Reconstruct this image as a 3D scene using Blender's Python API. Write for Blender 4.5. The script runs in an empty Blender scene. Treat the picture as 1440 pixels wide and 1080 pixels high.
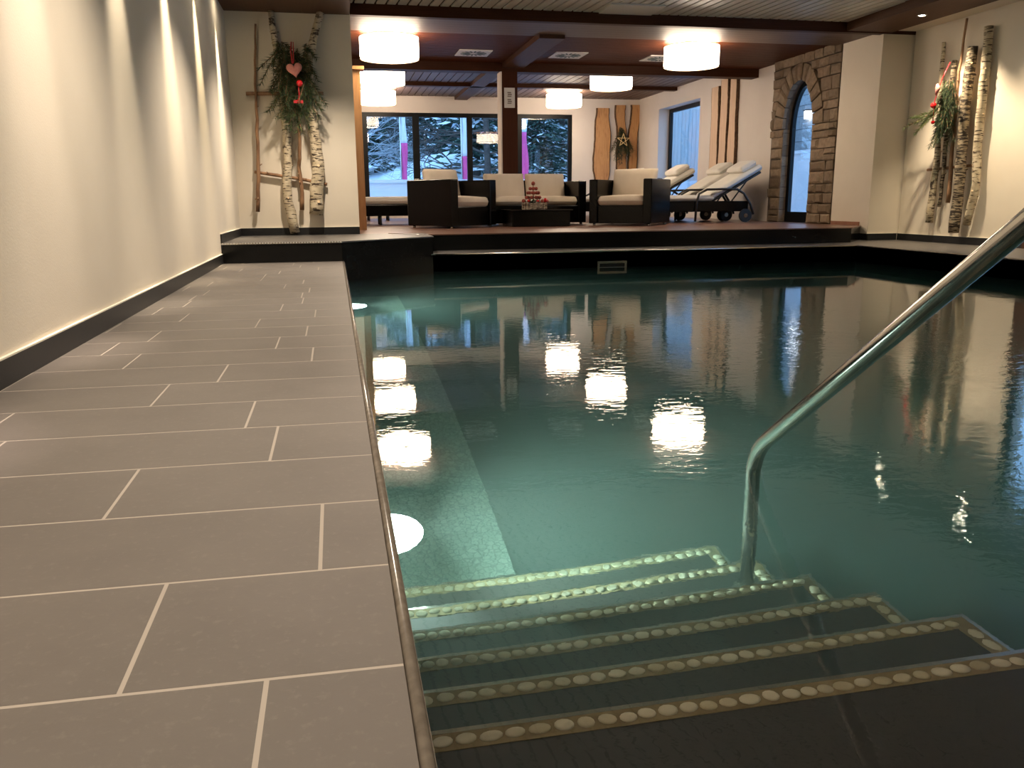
import bpy, math, random
from mathutils import Vector, Matrix
R = math.radians
PI = math.pi
scn = bpy.context.scene
COL = scn.collection
rnd = random.Random(7)

# ------------------------------------------------------------------ helpers
def link(o, parent=None):
    COL.objects.link(o)
    if parent is not None:
        o.parent = parent
    return o

def tag(o, label=None, cat=None, group=None, kind=None):
    if label: o['label'] = label
    if cat: o['category'] = cat
    if group: o['group'] = group
    if kind: o['kind'] = kind
    return o

def empty(name, loc=(0, 0, 0), rz=0.0, label=None, cat=None, group=None, kind=None, parent=None):
    o = bpy.data.objects.new(name, None)
    o.empty_display_size = .1
    o.location = loc
    o.rotation_euler = (0, 0, rz)
    link(o, parent)
    return tag(o, label, cat, group, kind)

def copy_tree(o, parent=None):
    c = o.copy()
    link(c, parent)
    for ch in [x for x in COL.objects if x.parent == o]:
        copy_tree(ch, c)
    return c

class MB:
    """collects shapes into one mesh"""
    def __init__(s):
        s.v = []; s.f = []; s.m = []; s.sm = []
    def add(s, vs, fs, mi=0, smooth=False, M=None):
        n = len(s.v)
        if M is not None: vs = [M @ Vector(v) for v in vs]
        s.v += [tuple(v) for v in vs]
        for f in fs:
            s.f.append(tuple(i + n for i in f)); s.m.append(mi); s.sm.append(smooth)
        return s
    def box(s, x0, x1, y0, y1, z0, z1, mi=0, M=None):
        vs = [(x0,y0,z0),(x1,y0,z0),(x1,y1,z0),(x0,y1,z0),(x0,y0,z1),(x1,y0,z1),(x1,y1,z1),(x0,y1,z1)]
        fs = [(0,3,2,1),(4,5,6,7),(0,1,5,4),(1,2,6,5),(2,3,7,6),(3,0,4,7)]
        return s.add(vs, fs, mi, False, M)
    def prism(s, pts, z0, z1, mi=0, M=None):
        n = len(pts)
        a = sum(pts[i][0]*pts[(i+1)%n][1]-pts[(i+1)%n][0]*pts[i][1] for i in range(n))
        if a < 0: pts = pts[::-1]
        vs = [(p[0],p[1],z0) for p in pts]+[(p[0],p[1],z1) for p in pts]
        fs = [tuple(range(n-1,-1,-1)), tuple(range(n,2*n))]+[(i,(i+1)%n,n+(i+1)%n,n+i) for i in range(n)]
        return s.add(vs, fs, mi, False, M)
    def tube(s, pts, rad, seg=10, mi=0, caps=True, M=None, capmi=None):
        pts = [Vector(p) for p in pts]; n = len(pts)
        if not isinstance(rad, (list, tuple)): rad = [rad]*n
        vs = []; up = Vector((0,0,1))
        t0 = (pts[1]-pts[0]).normalized()
        if abs(t0.z) > .9: up = Vector((1,0,0))
        u = t0.cross(up).normalized()
        for i in range(n):
            t = ((pts[min(i+1,n-1)]-pts[i]).normalized()+(pts[i]-pts[max(i-1,0)]).normalized())
            if t.length < 1e-6: t = t0
            t.normalize()
            u = (u - t*u.dot(t)).normalized(); w = t.cross(u)
            for k in range(seg):
                a = 2*PI*k/seg
                vs.append(pts[i]+(u*math.cos(a)+w*math.sin(a))*rad[i])
        fs = []
        for i in range(n-1):
            for k in range(seg):
                a=i*seg+k; b=i*seg+(k+1)%seg
                fs.append((a,b,b+seg,a+seg))
        s.add(vs, fs, mi, True, M)
        if caps:
            cm = mi if capmi is None else capmi
            base = len(s.v)-len(vs)
            s.f.append(tuple(base+k for k in range(seg-1,-1,-1))); s.m.append(cm); s.sm.append(False)
            s.f.append(tuple(base+(n-1)*seg+k for k in range(seg))); s.m.append(cm); s.sm.append(False)
        return s
    def cyl(s, c, r, z0, z1, seg=32, mi=0, M=None, r2=None):
        return s.tube([(c[0],c[1],z0),(c[0],c[1],z1)], [r, r if r2 is None else r2], seg, mi, True, M)
    def sphere(s, c, r, seg=12, rings=8, mi=0, M=None, sc=(1,1,1)):
        vs=[]; fs=[]
        for i in range(rings+1):
            th=PI*i/rings
            for k in range(seg):
                a=2*PI*k/seg
                vs.append((c[0]+r*sc[0]*math.sin(th)*math.cos(a), c[1]+r*sc[1]*math.sin(th)*math.sin(a), c[2]+r*sc[2]*math.cos(th)))
        for i in range(rings):
            for k in range(seg):
                fs.append((i*seg+k,(i+1)*seg+k,(i+1)*seg+(k+1)%seg,i*seg+(k+1)%seg))
        return s.add(vs, fs, mi, True, M)
    def build(s, name, mats, parent=None, bevel=0, sub=0, seg=2, loc=None, rz=None):
        me = bpy.data.meshes.new(name)
        me.from_pydata(s.v, [], s.f)
        if not isinstance(mats, (list, tuple)): mats = [mats]
        for m in mats: me.materials.append(m)
        for p, mi, sm in zip(me.polygons, s.m, s.sm):
            p.material_index = mi; p.use_smooth = sm
        me.update()
        o = bpy.data.objects.new(name, me); link(o, parent)
        if loc is not None: o.location = loc
        if rz is not None: o.rotation_euler.z = rz
        if bevel:
            b = o.modifiers.new('bevel', 'BEVEL'); b.width = bevel; b.segments = seg; b.limit_method = 'ANGLE'; b.angle_limit = R(40)
            b.harden_normals = False
        if sub:
            q = o.modifiers.new('sub', 'SUBSURF'); q.levels = sub; q.render_levels = sub
        return o

def struct(o, label=None):
    o['kind'] = 'structure'
    if label: o['label'] = label
    return o

# ------------------------------------------------------------------ materials
class Mat:
    def __init__(s, name):
        s.m = bpy.data.materials.new(name); s.m.use_nodes = True
        s.t = s.m.node_tree; s.n = s.t.nodes; s.l = s.t.links
        s.b = s.n['Principled BSDF']; s.out = s.n['Material Output']
    def set(s, **k):
        for a, v in k.items():
            nm = dict(col='Base Color', rough='Roughness', metal='Metallic', spec='Specular IOR Level', coat='Coat Weight', coatr='Coat Roughness',
                      em='Emission Color', es='Emission Strength', trans='Transmission Weight', ior='IOR', sheen='Sheen Weight', sss='Subsurface Weight', alpha='Alpha')[a]
            if a in ('col','em'): v = (*v, 1)
            s.b.inputs[nm].default_value = v
        return s
    def node(s, t, **k):
        n = s.n.new(t)
        for a, v in k.items():
            if a in n.inputs: n.inputs[a].default_value = v
            else: setattr(n, a, v)
        return n
    def coord(s, scale=(1,1,1), rot=(0,0,0), out='Object'):
        tc = s.n.new('ShaderNodeTexCoord'); mp = s.n.new('ShaderNodeMapping')
        mp.inputs['Scale'].default_value = scale; mp.inputs['Rotation'].default_value = rot
        s.l.new(tc.outputs[out], mp.inputs[0]); return mp.outputs[0]
    def noise(s, vec, scale, detail=3, rough=.5, dist=0):
        n = s.n.new('ShaderNodeTexNoise'); n.inputs['Scale'].default_value = scale; n.inputs['Detail'].default_value = detail
        n.inputs['Roughness'].default_value = rough; n.inputs['Distortion'].default_value = dist
        if vec is not None: s.l.new(vec, n.inputs['Vector'])
        return n.outputs[0]
    def ramp(s, fac, stops, interp='LINEAR'):
        r = s.n.new('ShaderNodeValToRGB'); cr = r.color_ramp; cr.interpolation = interp
        while len(cr.elements) < len(stops): cr.elements.new(.5)
        for e, (p, c) in zip(cr.elements, stops): e.position = p; e.color = (*c, 1)
        s.l.new(fac, r.inputs[0]); return r.outputs[0]
    def mixc(s, fac, a, b, mode='MIX'):
        n = s.n.new('ShaderNodeMix'); n.data_type = 'RGBA'; n.blend_type = mode
        for i, v in ((0, fac), (6, a), (7, b)):
            if hasattr(v, 'is_linked') or hasattr(v, 'links'): s.l.new(v, n.inputs[i])
            else: n.inputs[i].default_value = v if i == 0 else (*v, 1)
        return n.outputs[2]
    def col(s, o): s.l.new(o, s.b.inputs['Base Color']); return s
    def bump(s, h, strength=.3, dist=.01):
        b = s.n.new('ShaderNodeBump'); b.inputs['Strength'].default_value = strength; b.inputs['Distance'].default_value = dist
        s.l.new(h, b.inputs['Height']); s.l.new(b.outputs[0], s.b.inputs['Normal']); return s

def plain(name, col, rough=.6, **k):
    return Mat(name).set(col=col, rough=rough, **k).m

def noisy(name, c1, c2, scale=8, rough=.6, bump=0, bd=.005, vs=(1,1,1), detail=4, **k):
    M = Mat(name).set(rough=rough, **k)
    v = M.coord(vs)
    n = M.noise(v, scale, detail)
    M.col(M.ramp(n, [(.3, c1), (.7, c2)]))
    if bump: M.bump(n, bump, bd)
    return M.m

M_plaster = noisy('wall_plaster', (.70,.62,.50), (.74,.66,.54), 3, .85)
b_ = M_plaster.node_tree
# fine plaster grain
def plaster(name, c1, c2):
    M = Mat(name).set(rough=.88, spec=.2)
    v = M.coord(); n = M.noise(v, 2.2, 3); M.col(M.ramp(n, [(.3, c1), (.7, c2)]))
    M.bump(M.noise(v, 160, 2), .25, .002)
    return M.m
M_plaster = plaster('wall_plaster', (.71,.64,.53), (.75,.68,.57))
M_plaster_l = plaster('lounge_plaster', (.72,.66,.60), (.76,.70,.64))

def tile_mat(name, c1, c2, rough=.45, scale=5, **k):
    M = Mat(name).set(rough=rough, **k)
    v = M.coord()
    a = M.noise(v, scale, 5, .65); b = M.noise(v, 60, 4, .7)
    c = M.ramp(a, [(.25, c1), (.75, c2)])
    c = M.mixc(M.ramp(b, [(.55, (0,0,0)), (.75, (.5,.5,.5))]), c, tuple(x*1.35 for x in c2))
    M.col(c)
    M.bump(b, .12, .002)
    return M.m
M_deck = tile_mat('deck_tile', (.110,.097,.088), (.140,.124,.112), .5, 3, spec=.35)
M_grout = plain('grout', (.36,.32,.28), .9)
M_skirt = tile_mat('dark_skirting_tile', (.012,.013,.014), (.020,.020,.021), .4, 4, spec=.3)
M_skirt_lit = plain('skirting_lit_edge', (.80,.76,.64), .8)  # pale strip painted for light catching the top edge of the skirting
M_black = tile_mat('black_riser_tile', (.006,.006,.006), (.010,.010,.010), .15, 4, spec=.25)
M_ledge = tile_mat('ledge_tile', (.075,.070,.066), (.10,.093,.088), .4, 4)
M_nosing = noisy('nosing_stone', (.13,.11,.09), (.20,.17,.14), 40, .22, .1, .002)
M_steel = Mat('brushed_steel').set(col=(.62,.60,.56), metal=1, rough=.17).m
M_chrome = plain('polished_steel', (.7,.7,.68), .12, metal=1)
M_pool = tile_mat('pool_tile', (.030,.038,.038), (.038,.049,.048), .5, 3)
M_step = tile_mat('step_tile', (.022,.020,.018), (.030,.027,.024), .6, 6)
M_stepgrout = noisy('pebble_bed', (.20,.15,.07), (.27,.21,.11), 30, .8)
M_mosaic = None
def mosaic():
    M = Mat('pebble_mosaic').set(rough=.6)
    v = M.coord()
    vo = M.node('ShaderNodeTexVoronoi'); vo.inputs['Scale'].default_value = 38; M.l.new(v, vo.inputs['Vector'])
    e = M.node('ShaderNodeTexVoronoi'); e.feature = 'DISTANCE_TO_EDGE'; e.inputs['Scale'].default_value = 38; M.l.new(v, e.inputs['Vector'])
    sep = M.n.new('ShaderNodeSeparateColor'); M.l.new(vo.outputs['Color'], sep.inputs[0])
    c = M.ramp(sep.outputs[0], [(0, (.20,.25,.21)), (1, (.28,.34,.29))])
    c = M.mixc(M.ramp(e.outputs[0], [(.03, (1,1,1)), (.1, (0,0,0))]), c, (.13,.16,.14))
    M.col(c); M.bump(e.outputs[0], .5, .01)
    return M.m
M_mosaic = mosaic()

def pebble_mat():
    M = Mat('pale_pebble').set(rough=.55)
    g = M.n.new('ShaderNodeNewGeometry')
    c = M.ramp(g.outputs['Random Per Island'], [(0, (.40,.34,.20)), (.15, (.62,.55,.36)), (.5, (.72,.66,.48)), (1, (.80,.73,.55))])
    n = M.noise(M.coord(), 30, 3)
    M.col(M.mixc(M.ramp(n, [(.3,(0,0,0)),(.8,(.35,.35,.35))]), c, (.5,.42,.28)))
    return M.m
M_pebble = pebble_mat()

def wood(name, c1, c2, rough=.4, vs=(1,12,12), scale=3, bump=.1, coat=0.0, spec=.5):
    M = Mat(name).set(rough=rough, coat=coat, spec=spec); M.b.inputs['Coat Roughness'].default_value = .25
    v = M.coord(vs)
    n = M.noise(v, scale, 5, .6, .6); M.col(M.ramp(n, [(.25, c1), (.75, c2)]))
    M.bump(n, bump, .003); return M.m
M_beam = wood('dark_brown_beam', (.036,.012,.005), (.058,.020,.009), .5, (.8,14,14), 3, .1, 0, .12)
M_beamy = wood('dark_brown_beam_long', (.062,.027,.014), (.098,.046,.026), .5, (14,.8,14), 3, .1, 0, .15)
M_strip = wood('glossy_soffit_board', (.075,.045,.032), (.13,.08,.058), .5, (.6,18,10), 3, .1, 0)
M_board = wood('red_brown_ceiling_board', (.060,.017,.006), (.098,.029,.011), .5, (.7,16,10), 3, .1, 0, .08)
M_boardy = wood('brown_ceiling_board_far', (.095,.052,.036), (.14,.082,.058), .5, (16,.7,10))
M_white = wood('white_lacquered_slat', (.50,.485,.42), (.58,.56,.48), .4, (16,.7,10), 3, .03)
M_dark = plain('dark_gap', (.015,.010,.008), .9)
M_pine = wood('pine_wood', (.46,.22,.075), (.62,.33,.13), .4, (14,14,1.2), 3, .1)
M_floorp = None
def platform_floor():
    M = Mat('platform_floor').set(rough=.3)
    v = M.coord((1,1,1))
    br = M.node('ShaderNodeTexBrick'); br.inputs['Scale'].default_value = 1; br.inputs['Mortar Size'].default_value = .006
    br.inputs['Brick Width'].default_value = .6; br.inputs['Row Height'].default_value = .3
    br.inputs['Color1'].default_value = (.22,.115,.08,1); br.inputs['Color2'].default_value = (.17,.088,.062,1); br.inputs['Mortar'].default_value = (.12,.08,.06,1)
    M.l.new(v, br.inputs['Vector'])
    n = M.noise(v, 12, 4)
    M.col(M.mixc(M.ramp(n, [(.3,(0,0,0)),(.8,(.5,.5,.5))]), br.outputs[0], (.26,.15,.11)))
    return M.m
M_floorp = platform_floor()

def bark_mat(name, base1, base2, dark, thr=.56):
    M = Mat(name).set(rough=.8)
    v = M.coord((1,1,1)); c = M.ramp(M.noise(v, 9, 4), [(.3, base1), (.7, base2)])
    v2 = M.coord((1.5,1.5,9)); n2 = M.noise(v2, 6, 4, .6, .5)
    c = M.mixc(M.ramp(n2, [(thr,(0,0,0)),(thr+.05,(1,1,1))]), c, dark)
    n3 = M.noise(v, 7, 5, .65, .4)
    c = M.mixc(M.ramp(n3, [(.58,(0,0,0)),(.66,(1,1,1))]), c, tuple(x*.8 for x in dark))
    M.col(c); M.bump(n2, .5, .006); return M.m
M_birch = bark_mat('birch_bark', (.42,.34,.22), (.64,.55,.40), (.055,.035,.022), .545)
M_birchd = bark_mat('rough_birch_bark', (.26,.20,.13), (.46,.38,.26), (.04,.027,.018), .48)
M_twig = noisy('brown_branch_bark', (.16,.08,.04), (.34,.19,.10), 14, .8, .4, .004, (1,1,.4))
M_cut = plain('cut_wood', (.6,.42,.24), .7)

def plank_mat():
    M = Mat('live_edge_plank').set(rough=.55)
    v = M.coord((5,5,.5)); n = M.noise(v, 4, 4, .6, 1.2)
    c = M.ramp(n, [(.3, (.36,.15,.05)), (.5, (.58,.32,.13)), (.75, (.46,.22,.08))])
    vo = M.node('ShaderNodeTexVoronoi'); vo.inputs['Scale'].default_value = 2.1; M.l.new(M.coord((1,1,.6)), vo.inputs['Vector'])
    c = M.mixc(M.ramp(vo.outputs['Distance'], [(.035,(1,1,1)),(.07,(0,0,0))]), c, (.16,.06,.025))
    M.col(c); return M.m
M_plank = plank_mat()
M_plankp = wood('pale_plank_face', (.62,.42,.26), (.75,.55,.37), .6, (6,6,.6), 3)
M_bark = noisy('plank_bark', (.06,.03,.015), (.14,.075,.04), 30, .9, .5, .01)

def rattan():
    M = Mat('dark_rattan').set(rough=.20, spec=.22)
    v = M.coord((1,1,1), (0,0,0))
    w = M.node('ShaderNodeTexWave'); w.wave_type='BANDS'; w.bands_direction='Z'; w.inputs['Scale'].default_value = 22; M.l.new(v, w.inputs['Vector'])
    w2 = M.node('ShaderNodeTexWave'); w2.wave_type='BANDS'; w2.bands_direction='DIAGONAL'; w2.inputs['Scale'].default_value = 14; M.l.new(v, w2.inputs['Vector'])
    m = M.n.new('ShaderNodeMath'); m.operation='MULTIPLY'; M.l.new(w.outputs[1], m.inputs[0]); M.l.new(w2.outputs[1], m.inputs[1])
    M.col(M.ramp(m.outputs[0], [(0,(.002,.002,.002)),(1,(.005,.0045,.0045))])); M.bump(m.outputs[0], .15, .002)
    return M.m
M_rattan = rattan()
M_fabric = noisy('cream_cushion', (.62,.53,.42), (.68,.59,.48), 5, .9, .25, .01, sheen=.2)
M_towel = noisy('white_cushion', (.72,.69,.63), (.78,.75,.69), 6, .9, .3, .01)
M_frame = plain('black_metal', (.012,.012,.013), .35, metal=.0)
M_tyre = plain('black_rubber', (.01,.01,.01), .6)
M_tabletop = plain('smoked_glass_top', (.02,.02,.02), .05)
M_winframe = plain('black_window_frame', (.004,.005,.006), .4, spec=.2)
M_green = noisy('fir_needles', (.012,.028,.012), (.04,.075,.032), 20, .6)
M_green2 = noisy('fir_needles_light', (.05,.08,.02), (.13,.17,.05), 20, .6)
M_red = plain('red_bauble', (.55,.01,.012), .12, coat=1.0)
M_redr = plain('red_ribbon', (.45,.01,.02), .5)
M_heart = noisy('pink_felt', (.62,.22,.19), (.72,.30,.26), 40, .95, .4, .003)
M_straw = plain('straw', (.75,.58,.28), .6)
M_redb = noisy('dried_red_decor', (.22,.03,.02), (.40,.07,.04), 40, .6)
M_bowl = bark_mat('bark_bowl', (.42,.33,.24), (.55,.45,.34), (.10,.06,.04), .5)
M_cone = noisy('pine_cone', (.08,.04,.02), (.16,.09,.05), 30, .8)
M_plate = plain('white_plate', (.72,.70,.66), .4)
M_grey = plain('grey_print', (.22,.19,.16), .6)

def emis(name, col, s, base=(.8,.8,.8)):
    return Mat(name).set(col=base, rough=.6, em=col, es=s).m
M_shade = emis('lit_fabric_shade', (1,.80,.60), 13)
M_diff = emis('lit_diffuser', (1,.80,.58), 17)
M_bulb = emis('lamp_bulb', (1,.62,.25), 24.0)
M_spotl = emis('spotlight_lens', (1,.86,.62), 120.0)
def uw_lens():
    M = Mat('underwater_lens').set(col=(.06,.10,.09), rough=.6, spec=.1, em=(.80,1,.90))
    sx = M.n.new('ShaderNodeSeparateXYZ'); M.l.new(M.coord(), sx.inputs[0])
    c = M.n.new('ShaderNodeCombineXYZ'); M.l.new(sx.outputs[1], c.inputs[1]); M.l.new(sx.outputs[2], c.inputs[2])
    ln = M.n.new('ShaderNodeVectorMath'); ln.operation='LENGTH'; M.l.new(c.outputs[0], ln.inputs[0])
    mr = M.n.new('ShaderNodeMapRange'); mr.inputs['From Min'].default_value=0; mr.inputs['From Max'].default_value=.135; mr.inputs['To Min'].default_value=1; mr.inputs['To Max'].default_value=0
    M.l.new(ln.outputs['Value'], mr.inputs[0])
    p = M.n.new('ShaderNodeMath'); p.operation='POWER'; p.inputs[1].default_value=2.0; M.l.new(mr.outputs[0], p.inputs[0])
    q = M.n.new('ShaderNodeMath'); q.operation='MULTIPLY'; q.inputs[1].default_value=420; M.l.new(p.outputs[0], q.inputs[0])
    M.l.new(q.outputs[0], M.b.inputs['Emission Strength'])
    return M.m
M_uwl = uw_lens()

def stone_mat(name, c1, c2):
    M = Mat(name).set(rough=.85)
    g = M.n.new('ShaderNodeNewGeometry')
    c = M.ramp(g.outputs['Random Per Island'], [(0, c1), (.5, tuple((a+b)/2 for a,b in zip(c1,c2))), (1, c2)])
    n = M.noise(M.coord(), 16, 6, .65)
    M.col(M.mixc(M.ramp(n, [(.35,(0,0,0)),(.75,(.6,.6,.6))]), c, tuple(x*.5 for x in c1)))
    M.bump(n, .6, .015); return M.m
M_stone = stone_mat('sandstone', (.17,.12,.075), (.30,.22,.145))
M_mortar = noisy('stone_mortar', (.09,.07,.055), (.13,.10,.08), 20, .95, .4, .01)

def glass_mat():
    M = Mat('window_glass'); M.n.remove(M.b)
    fr = M.node('ShaderNodeFresnel'); geo = M.n.new('ShaderNodeNewGeometry'); mrr = M.n.new('ShaderNodeMapRange'); mrr.inputs['To Min'].default_value = 1.5; mrr.inputs['To Max'].default_value = 1/1.5
    M.l.new(geo.outputs['Backfacing'], mrr.inputs[0]); M.l.new(mrr.outputs[0], fr.inputs[0])
    tr = M.n.new('ShaderNodeBsdfTransparent'); gl = M.n.new('ShaderNodeBsdfGlossy'); gl.inputs['Roughness'].default_value = 0.0
    mx = M.n.new('ShaderNodeMixShader')
    M.l.new(fr.outputs[0], mx.inputs[0]); M.l.new(tr.outputs[0], mx.inputs[1]); M.l.new(gl.outputs[0], mx.inputs[2]); M.l.new(mx.outputs[0], M.out.inputs[0])
    return M.m
M_glass = glass_mat()
M_snow = noisy('snow', (.74,.80,.88), (.84,.88,.93), 2, .9, .3, .05)
M_exwall = noisy('snowy_parapet', (.60,.66,.72), (.68,.73,.78), 2, .8)
M_fir = noisy('conifer_needles', (.02,.05,.035), (.06,.11,.08), 6, .8)
M_trunk = noisy('tree_trunk', (.05,.04,.035), (.11,.09,.075), 12, .9, .4, .02)
M_frost = noisy('frosted_twig', (.28,.30,.32), (.45,.48,.5), 12, .9)
M_flagp = plain('magenta_banner', (.85,.10,.34), .7)
M_flagw = plain('white_banner', (.85,.85,.9), .7)
M_fence = wood('weathered_fence', (.34,.35,.36), (.62,.64,.66), .8, (14,14,.7))

def water_mat():
    M = Mat('pool_water'); M.n.remove(M.b)
    g = M.n.new('ShaderNodeBsdfGlass'); g.inputs['Roughness'].default_value = 0.0; g.inputs['IOR'].default_value = 1.333
    g.inputs['Color'].default_value = (1,1,1,1)
    tc = M.n.new('ShaderNodeTexCoord')
    n1 = M.noise(M.coord((1,1,1)), 2.6, 2, .5, .3)
    n2 = M.noise(M.coord((1,1.6,1), (0,0,.5)), 15, 3, .55, .5)
    sx = M.n.new('ShaderNodeSeparateXYZ'); M.l.new(tc.outputs['Object'], sx.inputs[0])
    # the ripples are livelier away from the stairs corner
    mr = M.n.new('ShaderNodeMapRange'); mr.inputs['From Min'].default_value = .3; mr.inputs['From Max'].default_value = 2.6
    mr.inputs['To Min'].default_value = .12; mr.inputs['To Max'].default_value = 1.0; M.l.new(sx.outputs[0], mr.inputs[0])
    n3 = M.noise(M.coord((1,1,1)), .55, 2)
    mr2 = M.n.new('ShaderNodeMapRange'); mr2.inputs['From Min'].default_value = .35; mr2.inputs['From Max'].default_value = .62
    mr2.inputs['To Min'].default_value = .35; mr2.inputs['To Max'].default_value = 1.0; M.l.new(n3, mr2.inputs[0])
    mr3 = M.n.new('ShaderNodeMapRange'); mr3.inputs['From Min'].default_value = 3.6; mr3.inputs['From Max'].default_value = 6.8
    mr3.inputs['To Min'].default_value = 1.0; mr3.inputs['To Max'].default_value = .16; M.l.new(sx.outputs[1], mr3.inputs[0])
    a0 = M.n.new('ShaderNodeMath'); a0.operation='MULTIPLY'; M.l.new(mr.outputs[0], a0.inputs[0]); M.l.new(mr3.outputs[0], a0.inputs[1])
    a = M.n.new('ShaderNodeMath'); a.operation='MULTIPLY'; M.l.new(a0.outputs[0], a.inputs[0]); M.l.new(mr2.outputs[0], a.inputs[1])
    h = M.n.new('ShaderNodeMath'); h.operation='MULTIPLY_ADD'; h.inputs[1].default_value = 2.2; M.l.new(n1, h.inputs[0]); M.l.new(n2, h.inputs[2])
    b = M.n.new('ShaderNodeBump'); b.inputs['Distance'].default_value = .0021
    M.l.new(a.outputs[0], b.inputs['Strength']); M.l.new(h.outputs[0], b.inputs['Height']); M.l.new(b.outputs[0], g.inputs['Normal'])
    M.l.new(g.outputs[0], M.out.inputs['Surface'])
    ab = M.n.new('ShaderNodeVolumeAbsorption'); ab.inputs['Color'].default_value = (.45,.86,.80,1); ab.inputs['Density'].default_value = .36
    sc = M.n.new('ShaderNodeVolumeScatter'); sc.inputs['Color'].default_value = (.75,1,.92,1); sc.inputs['Density'].default_value = .13; sc.inputs['Anisotropy'].default_value = .3
    ad = M.n.new('ShaderNodeAddShader'); M.l.new(ab.outputs[0], ad.inputs[0]); M.l.new(sc.outputs[0], ad.inputs[1])
    M.l.new(ad.outputs[0], M.out.inputs['Volume'])
    return M.m
M_water = water_mat()

# ------------------------------------------------------------------ layout numbers
ZW = -.19; ZP = .19
XL = -1.06; XE = .056; YD = 8.35
XR = 7.45; XP = 6.18; YL = 9.13; YP = 9.75; YF = -3.0
Y1 = 10.12

# deck floor with its running-bond tiles
m = MB()
m.prism([(XL-.3,YF-.2),(XE,YF-.2),(XE,YD+.3),(XL-.3,YD+.3)], -.25, -.0003, 1)
g = .0032
offs = {0:-.11,1:-.28,2:-.051,3:-.447,4:-.171,5:-.254,6:-.545,7:-.400,8:-.109,9:-.256,10:-.148,11:-.387,12:-.123,13:-.31,14:-.207}
row = .3025; tl = .648; y0 = .955
for k in range(-14, 26):
    off = offs.get(k+1, rnd.uniform(-.5,.1)) if False else offs.get(k, rnd.uniform(-.6,.05))
    # row index 0 is the one in front of the first measured joint line
    ya = y0+(k-1)*row; yb = ya+row
    if ya > YD: break
    x = off - 6*tl
    while x < XE:
        a = max(x, XL)+g; b = min(x+tl, XE)-g if x+tl < XE else XE
        if b-a > .01 and min(yb,YD)-ya > .01:
            y2 = min(yb, YD)
            sk = -.02
            def yy(xx, y): return y + (xx-XE)*sk*(1 if 0.3 < y < YD-.4 else 0)
            m.add([(a,yy(a,ya)+g,0),(b,yy(b,ya)+g,0),(b,yy(b,y2)-g,0),(a,yy(a,y2)-g,0),(a,yy(a,ya)+g,-.0012),(b,yy(b,ya)+g,-.0012),(b,yy(b,y2)-g,-.0012),(a,yy(a,y2)-g,-.0012)],
                  [(0,1,2,3),(0,4,5,1),(1,5,6,2),(2,6,7,3),(3,7,4,0)], 0)
        x += tl
struct(m.build('floor_deck', [M_deck, M_grout]), 'grey brown tiled deck beside the pool')

# deck behind the camera and to the near side of the pool
m = MB(); m.box(XE, XR, YF-.2, .62, -.25, 0)
struct(m.build('floor_deck_near', M_deck))

# nosing along the pool edge
m = MB()
m.tube([(XE+.0098, .62, -.0062),(XE+.0098, YD, -.0062)], .0088, 14)
m.box(XE-.001, XE+.0195, .62, YD, -.06, -.008)
struct(m.build('trim_1', M_nosing), 'rounded stone nosing along the deck edge')
m = MB()
m.tube([(1.05,YL+.004,-.008),(XP,YL+.004,-.008)], .009, 10); m.tube([(XP+.002,YL,-.008),(XP+.002,.6,-.008)], .009, 10)
struct(m.build('trim_2', M_steel), 'bright nosing line along the far ledge')

# ledges round the pool
m = MB(); m.box(1.0, XP, YL, YP+.05, -.25, 0); m.box(XP, XR+.1, .62, Y1+.4, -.25, 0)
struct(m.build('floor_ledge', M_ledge), 'grey tiled ledge around the pool')

# raised platform
m = MB()
plat = [(XL-.1,YD),(XE,YD),(1.035,YL+.02),(1.035,YP),(6.5,YP),(7.0,10.3),(7.3,10.9),(7.3,20.2),(-1.3,20.2),(-1.3,YD)]
m.prism(plat, -.24, ZP-.012, 0)
struct(m.build('platform_riser', M_black), 'black tiled riser of the lounge platform')
m = MB(); m.prism([(XL,YD-.008),(XE+.008,YD-.008),(1.045,YL+.012),(1.045,YP+.3),(XE,Y1+.1),(XL,Y1+.1)], ZP-.012, ZP, 0)
struct(m.build('floor_step_top', M_ledge), 'grey tiled top of the left step')
m = MB(); m.prism([(1.045,YP-.008),(6.51,YP-.008),(7.0,10.3),(7.3,10.9),(7.3,20.2),(-1.3,20.2),(-1.3,Y1+.1),(XE,Y1+.1),(1.045,YP+.3)], ZP-.012, ZP, 0)
struct(m.build('floor_platform', M_floorp), 'red brown floor of the lounge platform')
m = MB(); m.tube([(1.0,YL+.45,ZP+.001),(.62,Y1,ZP+.001)], .004, 6)
struct(m.build('trim_3', M_steel))
# dotted edge strip on the left step
m = MB()
x = XL+.01
m.box(XL, XE+.008, YD-.016, YD-.008, ZP-.014, ZP-.001, 1)
while x < XE:
    m.box(x, x+.012, YD-.019, YD-.015, ZP-.009, ZP+.001, 0); x += .026
struct(m.build('trim_4', [M_plate, M_steel]), 'dotted pale edge strip of the left step')

# pool basin
m = MB()
bp = [(XE+.018,.62),(XP,.62),(XP,YL),(1.03,YL),(XE+.018,YD)]
ZB = -1.5
n = len(bp)
vs = [(x,y,ZB) for x,y in bp]+[(x,y,-.012) for x,y in bp]
m.add(vs[:n], [tuple(range(n))], 0)
m.add(vs, [(i+n,(i+1)%n+n,(i+1)%n,i) for i in range(n)], 1)
# outer shell below the deck
m.prism([(XE,.5),(XP+.2,.5),(XP+.2,YL+.2),(.9,YL+.2),(XE,YD+.1)], ZB-.2, ZB-.001, 0)
struct(m.build('pool_basin', [M_pool, M_black]), 'dark tiled pool basin')
m = MB(); m.box(XE+.020, .575, 2.4, 8.3, ZB, ZB+.02)
struct(m.build('pebble_strip', M_mosaic), 'pale green pebble mosaic strip on the pool floor')

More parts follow.
